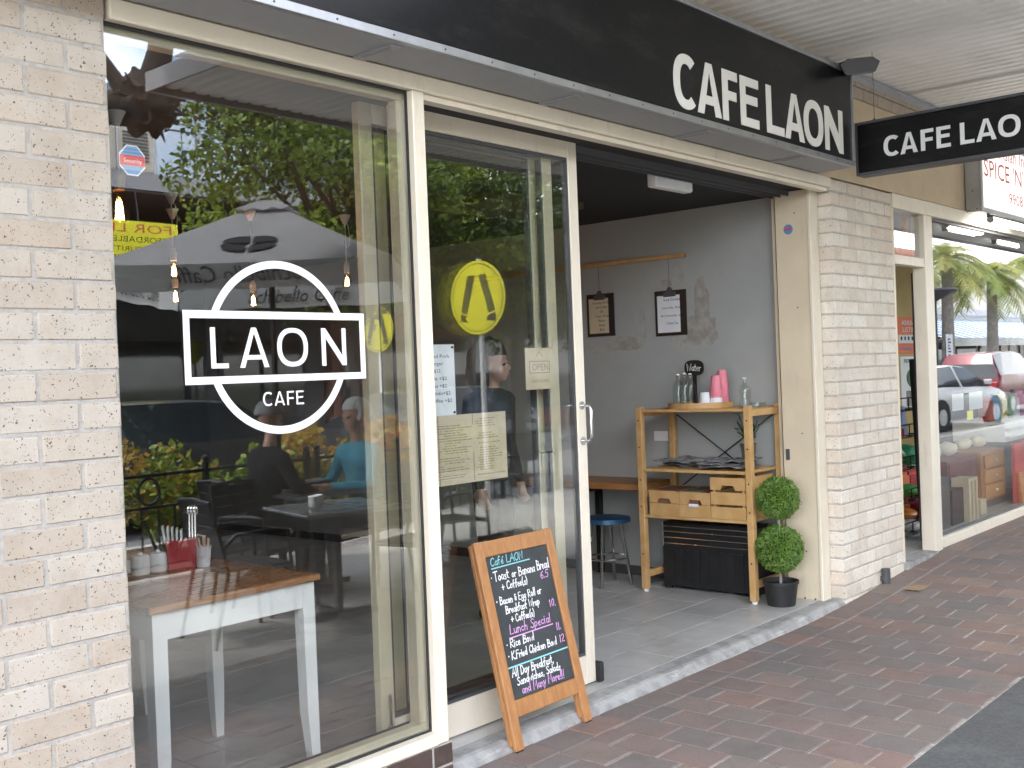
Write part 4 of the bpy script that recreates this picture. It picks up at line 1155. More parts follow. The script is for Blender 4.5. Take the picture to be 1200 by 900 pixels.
for i in range(4):
    a_ = radians(20 + 90*i)
    put('leg', MB().tube([(6.22 + .10*cos(a_), 1.60 + .10*sin(a_), FZ + .46), (6.22 + .17*cos(a_), 1.60 + .17*sin(a_), FZ)], .012, 8), M['steel'], stl, smooth=True)
rgp = [(6.22 + .145*cos(2*pi*i/24), 1.60 + .145*sin(2*pi*i/24), FZ + .19) for i in range(25)]
put('foot_ring', MB().tube(rgp, .008, 6), M['steel'], stl, smooth=True)
# wall rail with clipboards
rw = solo('wall_batten', MB().box(6.572, 6.5985, 1.10, 3.2, 2.318, 2.346, ch=.002), M['pine'], 'long narrow timber batten fixed across the grey wall', 'batten')
def clip(y0, y1, z0, z1, pm, lines, label, lead):
    t = thing('clipboard', label, 'clipboard', (6.59, (y0 + y1)/2, z0), 0, 'clipboards hanging from the wall batten')
    put('board', MB().box(6.588, 6.596, y0, y1, z0, z1, ch=.002), M['black'], t)
    m_ = .022
    put('sheet', MB().box(6.5862, 6.5875, y0 + m_ + .03, y1 - m_, z0 + m_, z1 - .035), pm, t)
    put('clip', MB().box(6.574, 6.586, (y0 + y1)/2 - .05, (y0 + y1)/2 + .05, z1 - .045, z1 - .012, ch=.003).prism([((y0 + y1)/2 - .03, z1 - .012), ((y0 + y1)/2 + .03, z1 - .012), ((y0 + y1)/2 + .012, z1 + .022), ((y0 + y1)/2 - .012, z1 + .022)], 'x', 6.578, 6.584), M['dark_grey'], t)
    put('cord', MB().tube([(6.583, (y0 + y1)/2, z1 + .015), (6.580, (y0 + y1)/2, 2.318)], .0012, 5), M['dark_grey'], t)
    for i, (s_, k) in enumerate(lines):
        w = .030*0 + len(s_)*.0105*k
        words('lettering', s_, M['ink'], .026*k, lambda a, b, d, i=i, w=w: (6.5858, (y0 + y1)/2 - .012 + w/2 - a, z1 - .075 - i*lead + b), t, width=w)
clip(1.726, 1.978, 1.803, 2.118, M['kraft'], (('Breakfast All Day', .9), ('and Coffee', 1), ('$9', 1), ('Toast  Fruit', 1), ('Banana', 1), ('Bread', 1), ('$6.5', 1)), 'clipboard with a brown menu sheet nearest the sliding door', .033)
clip(1.108, 1.370, 1.777, 2.096, M['paper'], (('Iced Drinks', 1.15), ('Iced Coffee  Mocha', .85), ('Berry Smoothie  Juice', .85), ('Chilled Tea', .85)), 'clipboard with a white menu sheet beside the bare filler patch', .055)
ex = thing('exit_light', 'blank white emergency light box under the dark cafe ceiling', 'light', (5.36, .42, 2.57))
put('box', MB().box(5.17, 5.55, .39, .45, 2.565, 2.643, ch=.006), M['white'], ex)
put('diffuser', MB().box(5.18, 5.54, .384, .3895, 2.572, 2.635), M['paper'], ex)
solo('ceiling_panel', MB().box(4.9, 5.7, 1.3, 1.9, 2.60, 2.644), mat('dull_brass_panel', (.10, .085, .04), .6, var=.2), 'dull olive panel fixed under the dark cafe ceiling', 'panel')
# dark furniture deeper in the room
cn = thing('service_counter', 'dark service counter at the back of the cafe', 'counter', (3.2, 5.6, FZ))
put('front', MB().box(1.2, 4.6, 5.2, 5.9, FZ, 1.05), M['room_dark'], cn)
put('top', MB().box(1.15, 4.65, 5.15, 5.95, 1.052, 1.09), M['black'], cn)

# ---------------------------------------------------------------- topiary in the doorway
tpx, tpy = 6.215, .265
tpt = thing('topiary', 'double ball topiary in a black pot beside the doorway jamb', 'potted plant', (tpx, tpy, FZ))
put('pot', MB().lathe([(.001, .001), (.085, .001), (.105, .135), (.112, .137), (.112, .155), (.104, .155), (.100, .13), (.001, .128)], (tpx, tpy, FZ), n=28), M['pot'], tpt, smooth=True)
put('stem', MB().tube([(tpx, tpy, FZ + .12), (tpx + .004, tpy, FZ + .40), (tpx, tpy, FZ + .78)], .009, 8), mat('pale_stem', (.30, .29, .27), .7), tpt, smooth=True)
def leafball(c, r, n, seed):
    rn = random.Random(seed); mb = MB()
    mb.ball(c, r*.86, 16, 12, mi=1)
    for i in range(n):
        u = rn.uniform(-1, 1); a_ = rn.uniform(0, 2*pi); q = sqrt(1 - u*u)
        d = Vector((q*cos(a_), q*sin(a_), u))
        lump = 1 + .07*noise.noise(d*2.2 + Vector((seed, 0, 0))) + .06*noise.noise(d*5.5)
        p = Vector(c) + d*r*rn.uniform(.82, 1.0)*lump*(1.06 if rn.random() < .06 else 1)
        t_ = d.cross(Vector((rn.uniform(-1, 1), rn.uniform(-1, 1), rn.uniform(-1, 1)))).normalized()
        s_ = d.cross(t_)
        L_ = rn.uniform(.007, .016); w_ = L_*.35
        tip = p + (t_*.7 + d*.75)*L_
        mb.add([p - s_*w_*.3, p + t_*L_*.4 + s_*w_ + d*.003, tip, p + t_*L_*.4 - s_*w_ + d*.003], [(0, 1, 2, 3)], 0)
    return mb
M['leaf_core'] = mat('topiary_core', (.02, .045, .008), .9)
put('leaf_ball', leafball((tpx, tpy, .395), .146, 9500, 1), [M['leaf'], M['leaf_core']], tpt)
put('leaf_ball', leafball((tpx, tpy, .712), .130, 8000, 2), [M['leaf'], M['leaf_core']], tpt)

# ---------------------------------------------------------------- chalkboard leaning on the door
ca = thing('chalkboard', 'wooden framed chalkboard menu leaning against the sliding door', 'chalkboard', (3.60, -.03, 0))
BX, BW, BH = 3.335, .515, .862
lean = math.atan2(.195, .838)
def leaf_frame(u, v, d):   # u right, v up the slope, d out of the face
    return (BX + u, -.038 + v*sin(lean) - d*cos(lean), gz(3.5) + .006 + v*cos(lean) + d*sin(lean))
def slab(mb, u0, u1, v0, v1, d0, d1, mi=0, ch=.003):
    q = MB().box(u0, u1, v0, v1, d0, d1, ch=ch); q.v = [leaf_frame(*p) for p in q.v]; mb.add(q.v, q.f, mi); return mb
for u0 in (0, BW - .052):
    put('leg', slab(MB(), u0, u0 + .052, 0, BH, -.020, 0), M['oak'], ca)
put('top_rail', slab(MB(), .0525, BW - .0525, BH - .068, BH - .001, -.019, -.001), M['oak'], ca)
put('lower_rail', slab(MB(), .0525, BW - .0525, .128, .196, -.019, -.001), M['oak'], ca)
put('board', slab(MB(), .0525, BW - .0525, .1965, BH - .0685, -.014, -.007), M['chalk_board'], ca)
for u0 in (0, BW - .052):
    put('rear_leg', slab(MB(), u0 + .001, u0 + .051, .02, BH - .006, -.043, -.0225), M['oak'], ca)
put('rear_rail', slab(slab(MB(), .0525, BW - .0525, BH - .07, BH - .01, -.042, -.023), .0525, BW - .0525, .14, .19, -.042, -.023), M['oak'], ca)
put('hinge', slab(slab(MB(), .03, .09, BH - .004, BH + .002, -.035, -.008, ch=.001), BW - .09, BW - .03, BH - .004, BH + .002, -.035, -.008, ch=.001), M['steel'], ca)
put('foot', slab(slab(MB(), .004, .048, -.008, -.0005, -.018, -.002, ch=.002), BW - .048, BW - .004, -.008, -.0005, -.018, -.002, ch=.002), M['rubber'], ca)
cf = lambda u, v, d: leaf_frame(u, v, -.007 + d)
cw, cb_, cp_ = MB(), MB(), MB()
lines = [ # text, u, v, height, width, chalk
 ('Café LAON', .078, .750, .034, .215, cb_), ('*', .064, .690, .026, None, cw), ('Toast', .082, .684, .040, .096, cw), ('or', .196, .684, .034, .030, cw), ('Banana', .240, .684, .038, .112, cw), ('Bread', .366, .688, .042, .084, cw),
 ('+ Coffee(s)', .118, .640, .034, .170, cw), ('6.5', .376, .648, .032, .058, cp_),
 ('*', .066, .588, .026, None, cw), ('Bacon & Egg Roll or', .088, .584, .032, .275, cw), ('Breakfast Wrap', .112, .541, .032, .225, cw), ('+ Coffee(s)', .134, .500, .032, .155, cw), ('10.', .396, .520, .030, .046, cp_),
 ('Lunch Special', .110, .455, .038, .275, cp_), ('*', .074, .406, .026, None, cw), ('Rice Bowl', .096, .402, .034, .160, cw), ('11.', .408, .414, .032, .034, cp_),
 ('*', .070, .358, .026, None, cw), ('K.Fried Chicken Bowl', .090, .354, .032, .305, cw), ('12', .412, .360, .032, .038, cp_),
 ('All Day Breakfast,', .072, .284, .035, .275, cw), ('Sandwiches, Salads', .092, .246, .032, .290, cw), ('and Many More!!!', .112, .207, .036, .285, cp_)]
for s_, u, v, h, w, m_ in lines:
    lm_ = MB()
    hand_text(lm_, s_, u, v + .004, h, cf, .0046 if m_ is not cw else .0052, width=w, tilt=.008)
    put('chalk_dot' if s_ == '*' else 'chalk_words', lm_, M['chalk_white'] if m_ is cw else M['chalk_blue'] if m_ is cb_ else M['chalk_pink'], ca)
def stroke(mb, u0, v0, u1, v1, w):
    mb.add([cf(u0, v0 - w/2, .0024), cf(u1, v1 - w/2, .0024), cf(u1, v1 + w/2, .0024), cf(u0, v0 + w/2, .0024)], [(0, 1, 2, 3)])
for m_, q_ in (('chalk_blue', (.076, .742, .330, .747, .005)), ('chalk_blue', (.056, .328, .458, .333, .006)), ('chalk_pink', (.098, .444, .392, .449, .005))):
    lm_ = MB(); stroke(lm_, *q_); put('chalk_line', lm_, M[m_], ca)

# ---------------------------------------------------------------- neighbouring deli
dl = thing('deli_shopfront', 'cream framed shopfront of the spice deli right of the brick pillar', 'shopfront', (10, 0, .1))
put('head', MB().box(7.516, 16, -.01, .07, 2.602, 2.706, ch=.004), M['cream_light'], dl)
put('post', MB().box(8.095, 8.255, -.008, .09, .10, 2.600, ch=.004), M['cream_light'], dl)
put('side_post', MB().box(7.516, 7.552, .002, .09, .10, 2.600), M['cream'], dl)
put('transom', MB().box(7.553, 8.094, .0, .08, 2.215, 2.280, ch=.003), M['cream_light'], dl)
put('transom_pane', MB().box(7.554, 8.093, .03, .036, 2.281, 2.601), M['glass_door'], dl)
put('sill', MB().box(8.256, 16, -.015, .09, .125, .200, ch=.004), M['cream_light'], dl)
put('beading', MB().box(8.256, 8.275, .02, .06, .201, 2.600).box(8.276, 16, .02, .06, 2.580, 2.601).box(8.276, 16, .02, .06, .201, .212), M['dark_grey'], dl)
put('pane', MB().box(8.276, 11.2, .034, .040, .213, 2.579), M['glass_deli'], dl)
put('pane', MB().box(11.206, 16, .034, .040, .213, 2.579), M['glass_deli'], dl)
put('kick_plate', MB().box(8.256, 16, .0, .09, -.1, .124), M['concrete'], dl)
struct('deli_floor', MB().box(6.81, 18, .095, 7, -.2, .125), M['tile'])
struct('deli_threshold', MB().box(7.516, 8.094, -.03, .094, -.1, .127), M['concrete'])
struct('deli_wall', MB().box(6.80, 18, 6.8, 7.0, .1, 2.7).box(6.80, 6.82, .45, 6.8, .126, 2.7), mat('deli_cream_wall', (.62, .50, .28), .8, var=.06))
struct('deli_ceiling', MB().box(6.8, 18, .075, 7.0, 2.66, 2.708), M['grey_paint'])
struct('deli_end_wall', MB().box(17.8, 18, .1, 6.8, .126, 2.66), M['room_dark'])
# open door leaf seen edge on
dd = thing('deli_door', 'dark folded door leaf at the right of the deli doorway', 'door', (8.58, .22, .126))
put('leaf', MB().box(8.47, 8.70, .20, .245, .13, 2.21, ch=.003), M['black'], dd)
put('edge_strip', MB().box(8.455, 8.469, .205, .24, .14, 2.20), M['dark_grey'], dd)
# partition with posters
pt = solo('deli_partition', MB().box(8.6, 11.8, 1.32, 1.38, .126, 2.66), mat('yellow_partition', (.50, .38, .17), .8, var=.08), 'yellow partition wall behind the deli doorway', 'wall')
pos = solo('orange_poster', MB().box(10.85, 11.55, 1.312, 1.319, 1.60, 1.97), M['orange_print'], 'orange poster with a white band on the yellow deli partition', 'poster')
put('print', MB().box(10.86, 11.54, 1.306, 1.311, 1.705, 1.79), M['paper'], pos)
for i in range(6):
    put('print', MB().ball((10.93 + i*.095, 1.306, 1.755), .022, 8, 6, sc=(1, .1, 1)), M['ink'], pos)
words('lettering', 'ARRIVED', M['paper'], .07, lambda a, b, d: (10.95 + a, 1.309, 1.89 + b), pos, width=.45)
words('lettering', 'LISTING', M['paper'], .07, lambda a, b, d: (10.97 + a, 1.309, 1.82 + b), pos, width=.42)
words('lettering', 'Mobile', M['blue_print'], .06, lambda a, b, d: (10.93 + a, 1.309, 1.635 + b), pos, width=.26)
pos2 = solo('green_poster', MB().box(10.90, 11.55, 1.312, 1.319, 1.05, 1.57), M['paper'], 'white poster with a dark green oval below the orange poster', 'poster')
put('print', MB().prism([(11.30 + .26*cos(2*pi*i/30), 1.35 + .12*sin(2*pi*i/30)) for i in range(30)], 'y', 1.306, 1.311), mat('dark_green_print', (.03, .10, .03), .6), pos2)
put('print', MB().box(11.02, 11.54, 1.307, 1.311, 1.06, 1.22), mat('dark_photo_print', (.10, .09, .09), .6, col2=(.3, .3, .3), vscale=14), pos2)
words('lettering', 'NOW AVA', M['ink'], .06, lambda a, b, d: (10.98 + a, 1.309, 1.505 + b), pos2, width=.40)
words('lettering', 'SHA', M['paper'], .11, lambda a, b, d: (11.12 + a, 1.304, 1.36 + b), pos2, width=.28)
words('lettering', 'LLI', M['paper'], .07, lambda a, b, d: (11.16 + a, 1.304, 1.27 + b), pos2, width=.22)
# wire display stand in the doorway
wr = thing('wire_stand', 'leaning black wire display stand of groceries in the deli doorway', 'display stand', (8.2, .45, .126))
put('upright', MB().box(-.022, .022, -.022, .022, 0, 1.42).xf(Matrix.Translation((8.70, .30, .127)) @ Matrix.Rotation(radians(-4.5), 4, 'Y')), M['black'], wr)
put('upright', MB().box(-.02, .02, -.02, .02, 0, 1.30).xf(Matrix.Translation((8.25, .66, .127)) @ Matrix.Rotation(radians(-4.5), 4, 'Y')), M['black'], wr)
for z in (.16, .42, .68, .93, 1.14):
    mb = MB()
    for y in (.34, .42, .50, .58, .70): mb.cyl((8.12, y, z), (8.98, y, z), .006, n=6)
    for x in (8.12, 8.40, 8.70, 8.97): mb.cyl((x, .34, z + .001), (x, .70, z + .001), .006, n=6)
    mb.cyl((8.12, .335, z + .10), (8.98, .335, z + .10), .006, n=6)
    for x in (8.12, 8.34, 8.56, 8.78, 8.97): mb.cyl((x, .335, z), (x, .335, z + .10), .005, n=6)
    put('basket', mb, M['black'], wr)
def bag(x, y, z, r, m, label, sc=(1, 1, .8), seed=0):
    mb = MB().ball((0, 0, 0), r, 14, 10, sc=sc)
    rn = random.Random(seed)
    mb.v = [(x + p[0]*(1 + .18*noise.noise(Vector(p)*9/r*.12 + Vector((seed, 0, 0)))), y + p[1]*(1 + .18*noise.noise(Vector(p)*11 + Vector((0, seed, 0)))), z + r*sc[2] + p[2]*(1 + .2*noise.noise(Vector(p)*13 + Vector((0, 0, seed))))) for p in mb.v]
    return solo('grocery_bag', mb, m, label, 'bag', 'goods on the wire stand', smooth=True)
M['white_bag'] = mat('white_plastic', (.72, .72, .73), .35, var=.2, vscale=22)
M['red_bag'] = mat('red_foil', (.50, .03, .05), .3, var=.4, vscale=18)
M['orange_bag'] = mat('orange_foil', (.75, .25, .04), .3, var=.4, vscale=18)
bag(8.59, 0.51, .687, .115, M['green_bag'], 'green plastic bag of goods on the middle basket of the wire stand', seed=1)
bag(8.86, 0.48, .687, .10, M['green_bag'], 'smaller green plastic bag beside the leaning black upright', seed=2)
bag(8.54, 0.51, .427, .11, M['red_bag'], 'red foil bag on the basket under the green bags', (1.3, 1, .55), 3)
bag(8.84, 0.48, .427, .10, mat('bright_green_foil', (.10, .45, .10), .3, var=.3), 'bright green foil bag beside the red foil bag', (1.2, 1, .5), 4)
bag(8.74, 0.46, .250, .09, M['orange_bag'], 'orange and yellow foil bag above the white bags', (1.3, 1, .5), 5)
bag(8.49, 0.48, .167, .11, M['white_bag'], 'white plastic bag at the foot of the wire stand', (1.3, 1, .7), 6)
bag(8.82, 0.46, .136, .09, M['white_bag'], 'second white plastic bag lying under the leaning upright', (1.2, 1, .6), 7)
bag(8.49, 0.51, .935, .09, M['green_bag'], 'dark green packet on the upper basket of the wire stand', (.8, .6, 1.2), 8)
solo('red_carton', MB().box(8.40, 8.52, .36, .44, .937, 1.0, ch=.003), M['red'], 'small red carton at the front of the upper basket', 'carton')
solo('blue_packet', MB().prism([(8.62, .937), (8.74, .937), (8.70, 1.17), (8.65, 1.17)], 'y', .42, .47), mat('pale_blue_card', (.35, .45, .75), .6), 'pale blue pointed packet on the upper basket', 'packet')
# window display of the deli
DF = .126
dr = thing('drawer_chest', 'small orange pine chest of three drawers in the deli window', 'chest of drawers', (10.5, .55, DF))
put('plinth', MB().box(9.75, 11.65, .42, 1.0, DF, .198, ch=.004), mat('dark_shelf_board', (.16, .12, .10), .6, var=.2), dr)
put('carcass', MB().box(10.40, 11.08, .40, .95, .20, .66, ch=.004), M['oak'], dr)
for i in range(3):
    put('drawer', MB().box(10.47, 11.02, .384, .3995, .225 + i*.14, .345 + i*.14, ch=.003), mat('drawer_front_%d' % i, (.55, .27, .09), .45, var=.15), dr)
    put('knob', MB().ball((10.75, .375, .285 + i*.14), .014, 8, 6), M['white'], dr)
solo('red_chest', MB().box(9.62, 10.38, .43, .95, .20, .64, ch=.004).box(9.66, 10.34, .424, .4295, .23, .41).box(9.66, 10.34, .424, .4295, .43, .61), mat('dark_red_wood', (.20, .05, .04), .5, var=.3), 'dark red wooden chest beside the orange drawer chest', 'chest')
rdp = thing('red_display', 'red display panel with white apple outlines at the right of the deli window', 'display panel', (12.2, .30, DF))
put('panel', MB().box(11.00, 13.6, .28, .31, DF, .70), M['red_print'], rdp)
for cx_, cz_ in ((11.42, .53), (12.05, .40), (12.6, .55)):
    pts = []
    for i in range(33):
        t_ = 2*pi*i/32
        pts.append((cx_ + .10*sin(t_)**3*1.15, .276, cz_ + .085*(cos(t_) - .35*cos(2*t_) - .13*cos(3*t_))))
    ab = MB().tube(pts, .008, 5)
    ab.tube([(cx_, .276, cz_ + .02), (cx_, .276, cz_ - .04)], .006, 5)
    put('apple_outline', ab, M['vinyl'], rdp)
words('lettering', 'SWEET', M['vinyl'], .06, lambda a, b, d: (11.34 + a, .278, .405 + b), rdp, width=.17)
solo('white_counter', MB().box(11.12, 14, .40, .9, .702, .90, ch=.004).box(11.12, 14, .36, .395, .74, .755).box(11.12, 14, .36, .395, .82, .835), M['white'], 'white shelf edge above the red display panel in the deli window', 'counter')
rg = random.Random(5)
cols = [(.5, .1, .08), (.15, .3, .5), (.6, .5, .2), (.25, .4, .25), (.6, .6, .6), (.4, .15, .3), (.1, .2, .25)]
gm = [mat('jar_colour_%d' % i, c, .4, var=.2) for i, c in enumerate(cols)]
places = ['first', 'second', 'third', 'fourth', 'fifth', 'sixth', 'seventh', 'eighth', 'ninth', 'tenth']
for i in range(8):
    x = 11.22 + i*.20; h = rg.uniform(.18, .27)
    solo('spice_jar', MB().lathe([(.07, 0), (.075, .02), (.075, h*.75), (.05, h*.86), (.05, h)], (x, .60, .902), n=14), gm[i % 7], places[i] + ' tall coloured jar from the left on the white deli shelf', 'jar', 'jars on the white deli shelf', smooth=True)
M['crumple'] = mat('crumpled_cream_paper', (.66, .60, .45), .8, var=.15)
for i in range(7):
    x = 9.75 + i*.21
    bag(x, .62 + .06*(i % 2), .662 if x > 10.39 else .642, rg.uniform(.06, .09), M['crumple'], places[i] + ' crumpled cream paper bag from the left on top of the deli chests', (1.2, 1, .75), 20 + i).name = 'paper_bag'
for o in [q for q in bpy.data.objects if q.name.startswith('paper_bag')]: o['group'] = 'paper bags on the deli chests'
for i, (x, z, w, h, m_) in enumerate(((10.05, .50, .16, .14, 'white'), (8.95, .126, .35, .42, 'dark_grey'), (9.35, .126, .30, .30, 'black'))):
    solo('cardboard_box', MB().box(x, x + w, .30, .40, z if i else .126, (z if i else .126) + h, ch=.004), M[m_] if m_ != 'white' else M['kraft'], ('small cream carton on the deli window floor', 'grey storage tub standing in the left of the deli window', 'low black box beside the grey storage tub')[i], 'box')
solo('cream_rack', MB().box(9.62, 9.66, .25, .40, .127, .47).box(9.80, 9.84, .25, .40, .127, .47).box(9.62, 9.84, .25, .40, .471, .50).box(9.71, 9.75, .25, .40, .127, .47), M['kraft'], 'small cream slatted rack low in the deli window', 'rack')
for i, (a, b, c, e) in enumerate(((8.69, 8.95, 1.125, 1.255), (9.08, 9.40, 1.115, 1.255))):
    n_ = solo('window_notice', MB().box(a, b, .0425, .0435, c, e), mat('grey_notice_%d' % i, (.50, .51, .52), .7), ('left', 'right')[i] + ' one of two grey paper notices taped low on the deli window', 'notice', 'notices taped on the deli window')
solo('yellow_notice', MB().box(9.02, 9.16, .0425, .0435, 1.04, 1.11), M['yellow'], 'small yellow label below the grey notices on the deli window', 'notice')
# orange ornament behind the transom pane
orn = MB().prism([(7.855, 2.40), (7.885, 2.44), (7.87, 2.50), (7.90, 2.545), (7.895, 2.59), (7.915, 2.575), (7.925, 2.55), (7.935, 2.595), (7.945, 2.54), (7.93, 2.50), (7.955, 2.46), (7.94, 2.42), (7.96, 2.39), (7.90, 2.385)], 'y', .045, .075)
solo('orange_ornament', orn, mat('orange_carving', (.70, .22, .03), .5, var=.3, vscale=30), 'orange animal ornament hanging behind the deli transom glass', 'ornament')
solo('cream_ring', MB().tube([(7.80 + .06*cos(2*pi*i/20), .06, 2.36 + .07*sin(2*pi*i/20)) for i in range(21)], .008, 6), M['kraft'], 'pale ring hanging below the orange ornament', 'ornament', smooth=True)

# lightbox sign and its lamp
lbx = thing('deli_lightbox', 'white lit deli sign box with red lettering', 'sign', (10.2, -.07, 2.69))
M['lightbox'] = mat('lit_sign_face', (.85, .84, .82), .4, emit=((1.0, .97, .93), 0.16))
LZ0, LZ1 = 2.694, 3.30
put('case', MB().box(9.02, 11.6, -.118, -.0025, LZ0, LZ1, ch=.004), M['alu'], lbx)
put('face', MB().box(9.06, 11.56, -.124, -.1185, LZ0 + .035, LZ1 - .035), M['lightbox'], lbx)
put('edge', MB().box(9.015, 11.605, -.130, -.119, LZ0 - .004, LZ0 + .033).box(9.015, 11.605, -.130, -.119, LZ1 - .033, LZ1 + .004).box(9.015, 9.058, -.130, -.119, LZ0 + .034, LZ1 - .034), M['alu'], lbx)
put('rivet', MB().ball((9.018, -.06, 2.86), .006).ball((9.018, -.03, 2.71), .006).ball((9.018, -.09, 2.715), .006), M['dark_grey'], lbx)
sfm = lambda x0, z0: (lambda a, b, d: (x0 + a, -.1246, z0 + b))
words('lettering', "SPICE 'N' DELIGHTS", M['red_print'], .20, sfm(9.10, 2.985), lbx, width=2.35)
words('lettering', 'Asian Indian Groceries', M['red_print'], .16, sfm(9.50, 3.165), lbx, width=1.95)
words('lettering', '9908 4599', M['red_print'], .13, sfm(9.72, 2.815), lbx, width=.82)
sl = thing('sign_lamp', 'white tubular lamp fixed under the deli sign box', 'light', (9.6, -.14, 2.62))
put('bracket', MB().tube([(9.22, -.10, 2.69), (9.26, -.13, 2.67), (10.0, -.13, 2.675)], .008, 6).box(9.16, 10.06, -.165, -.115, 2.655, 2.672, ch=.003), M['dark_grey'], sl)
put('tube', MB().cyl((9.19, -.14, 2.632), (10.03, -.14, 2.632), .024, n=12), M['tube_lamp'], sl, smooth=True)
put('end_cap', MB().cyl((9.165, -.14, 2.634), (9.19, -.14, 2.634), .027, n=12).cyl((10.03, -.14, 2.634), (10.055, -.14, 2.634), .027, n=12), M['grey_paint'], sl)

# more stock in the deli window
rg2 = random.Random(12)
tints = [('orange', (.70, .24, .04)), ('red', (.45, .03, .03)), ('yellow', (.70, .50, .05)), ('green', (.08, .28, .08)), ('pink', (.62, .20, .25)), ('brown', (.22, .12, .06))]
tm = [mat('packet_' + n_, c_, .4, var=.25, vscale=16) for n_, c_ in tints]
for i in range(6):
    x0 = 11.04 + i*.33; w = rg2.uniform(.20, .28); h = rg2.uniform(.20, .34)
    t = thing('packet', tints[i][0] + ' printed packet leaning on the front of the red display panel', 'packet', (x0 + w/2, .24, .127), 0, 'packets along the red display panel')
    put('pack', MB().prism([(.235, .127), (.268, .127), (.277, .127 + h), (.262, .127 + h)], 'x', x0, x0 + w), tm[i], t)
    put('print', MB().box(x0 + w*.2, x0 + w*.8, .2325, .2335, .127 + h*.05, .127 + h*.12).box(x0 + w*.3, x0 + w*.7, .2345, .2348, .127 + h*.0, .127 + h*.03), M['paper'], t)
for i in range(4):
    x0 = 8.62 + i*.24
    cr = thing('plastic_crate', ('red', 'orange', 'dark red', 'amber')[i] + ' stacked plastic crate low in the deli window behind the grey tub', 'crate', (x0 + .11, .62, .127), 0, 'plastic crates in the deli window')
    m_ = (M['red'], M['orange_print'], M['red_bag'], M['orange_bag'])[i]
    for k in range(4):
        put('side', MB().box(x0, x0 + .22, .55, .565, .13 + k*.12, .13 + k*.12 + .085, ch=.003), m_, cr)
    put('body', MB().box(x0 + .01, x0 + .21, .566, .80, .128, .60), m_, cr)
    put('content', MB().ball((x0 + .07, .66, .62), .05, 10, 8).ball((x0 + .15, .70, .62), .055, 10, 8), tm[(i*2 + 3) % 6], cr, smooth=True)

# ================================================================ the street behind the camera, seen in the glass
import numpy as np
OG = -.006            # level of the outer footpath
ke = MB()
ke.box(-3, 10.6, -6.9, -5.0, -.29, OG - .004)
struct('kerb_extension', ke, M['pale_paving'])
# ---- outdoor tables and chairs
M['black_metal'] = mat('black_metal', (.03, .03, .032), .38, .3, var=.3, vscale=20)
M['table_grey'] = mat('grey_table_top', (.10, .105, .11), .28, var=.2, vscale=8)
def out_table(x, y, rz, label):
    t = thing('outdoor_table', label, 'table', (x, y, OG), rz, 'dark outdoor tables on the footpath')
    link('tabletop', MB().box(-.36, .36, -.36, .36, .715, .738, ch=.006).mesh('tabletop', M['table_grey']), t)
    link('edge_band', MB().box(-.364, .364, -.364, -.361, .716, .737).box(-.364, .364, .361, .364, .716, .737).mesh('edge_band', M['alu']), t)
    link('column', MB().cyl((0, 0, .06), (0, 0, .714), .028, n=14).mesh('column', M['black_metal'], True), t)
    link('base', MB().box(-.28, .28, -.03, .03, .012, .05, ch=.006).box(-.03, .03, -.28, -.031, .012, .05, ch=.006).box(-.03, .03, .031, .28, .012, .05, ch=.006).mesh('base', M['black_metal']), t)
    for a in (0, 1, 2, 3):
        link('foot', MB().cyl((.26*cos(a*pi/2), .26*sin(a*pi/2), 0), (.26*cos(a*pi/2), .26*sin(a*pi/2), .0118), .018).mesh('foot', M['rubber']), t)
    return t
out_table(4.62, -2.55, .25, 'dark outdoor table nearest the window with white pots on it')
out_table(5.22, -3.52, .1, 'dark outdoor table between the two seated people')
out_table(6.55, -2.75, .3, 'dark outdoor table nearest the crossing sign')
for i, (x, y) in enumerate(((4.50, -2.62), (4.57, -2.66))):
    solo('white_pot', MB().lathe([(.03, 0), (.034, .01), (.034, .07), (.028, .075), (.001, .076)], (x, y, OG + .739), n=16), M['white'], ('left', 'right')[i] + ' white sugar pot on the outdoor table nearest the window', 'pot', smooth=True)
solo('black_cup', MB().lathe([(.02, 0), (.03, .02), (.04, .065), (.036, .065), (.025, .015), (.001, .01)], (5.30, -3.45, OG + .739), n=16), M['black'], 'black coffee cup on the table between the two seated people', 'cup', smooth=True)
def out_chair(label):
    t = thing('outdoor_chair', label, 'chair', (0, 0, OG), 0, 'black slatted outdoor chairs')
    f = MB()
    for s in (-1, 1):
        y = .24*s
        f.tube([(.24, y, 0), (.22, y, .42), (.20, y, .66), (.10, y*1.03, .67), (-.15, y*1.03, .66), (-.22, y, .60)], .013, 8)
        f.tube([(-.30, y, 0), (-.20, y, .44), (-.235, y*.95, .62), (-.29, y*.9, .86)], .013, 8)
    f.tube([(-.29, -.216, .86), (-.30, 0, .875), (-.29, .216, .86)], .013, 8)
    f.tube([(.215, -.24, .43), (.215, .24, .43)], .011, 8).tube([(-.20, -.24, .44), (-.20, .24, .44)], .011, 8)
    link('frame', f.mesh('frame', M['black_metal'], True), t)
    sm = MB().box(-.03, .03, -.225, .225, -.005, .005, ch=.003).mesh('slat', M['black_metal'])
    for i in range(6):
        link('slat', sm, t, (-.165 + i*.073, 0, .448))
    for i in range(5):
        o = link('slat', sm, t, (-.222 - i*.0155, 0, .55 + i*.068)); o.rotation_euler = (0, radians(78), 0)
    return t
ch0 = out_chair('black slatted outdoor chair with its back to the red tin on the window table')
used = False
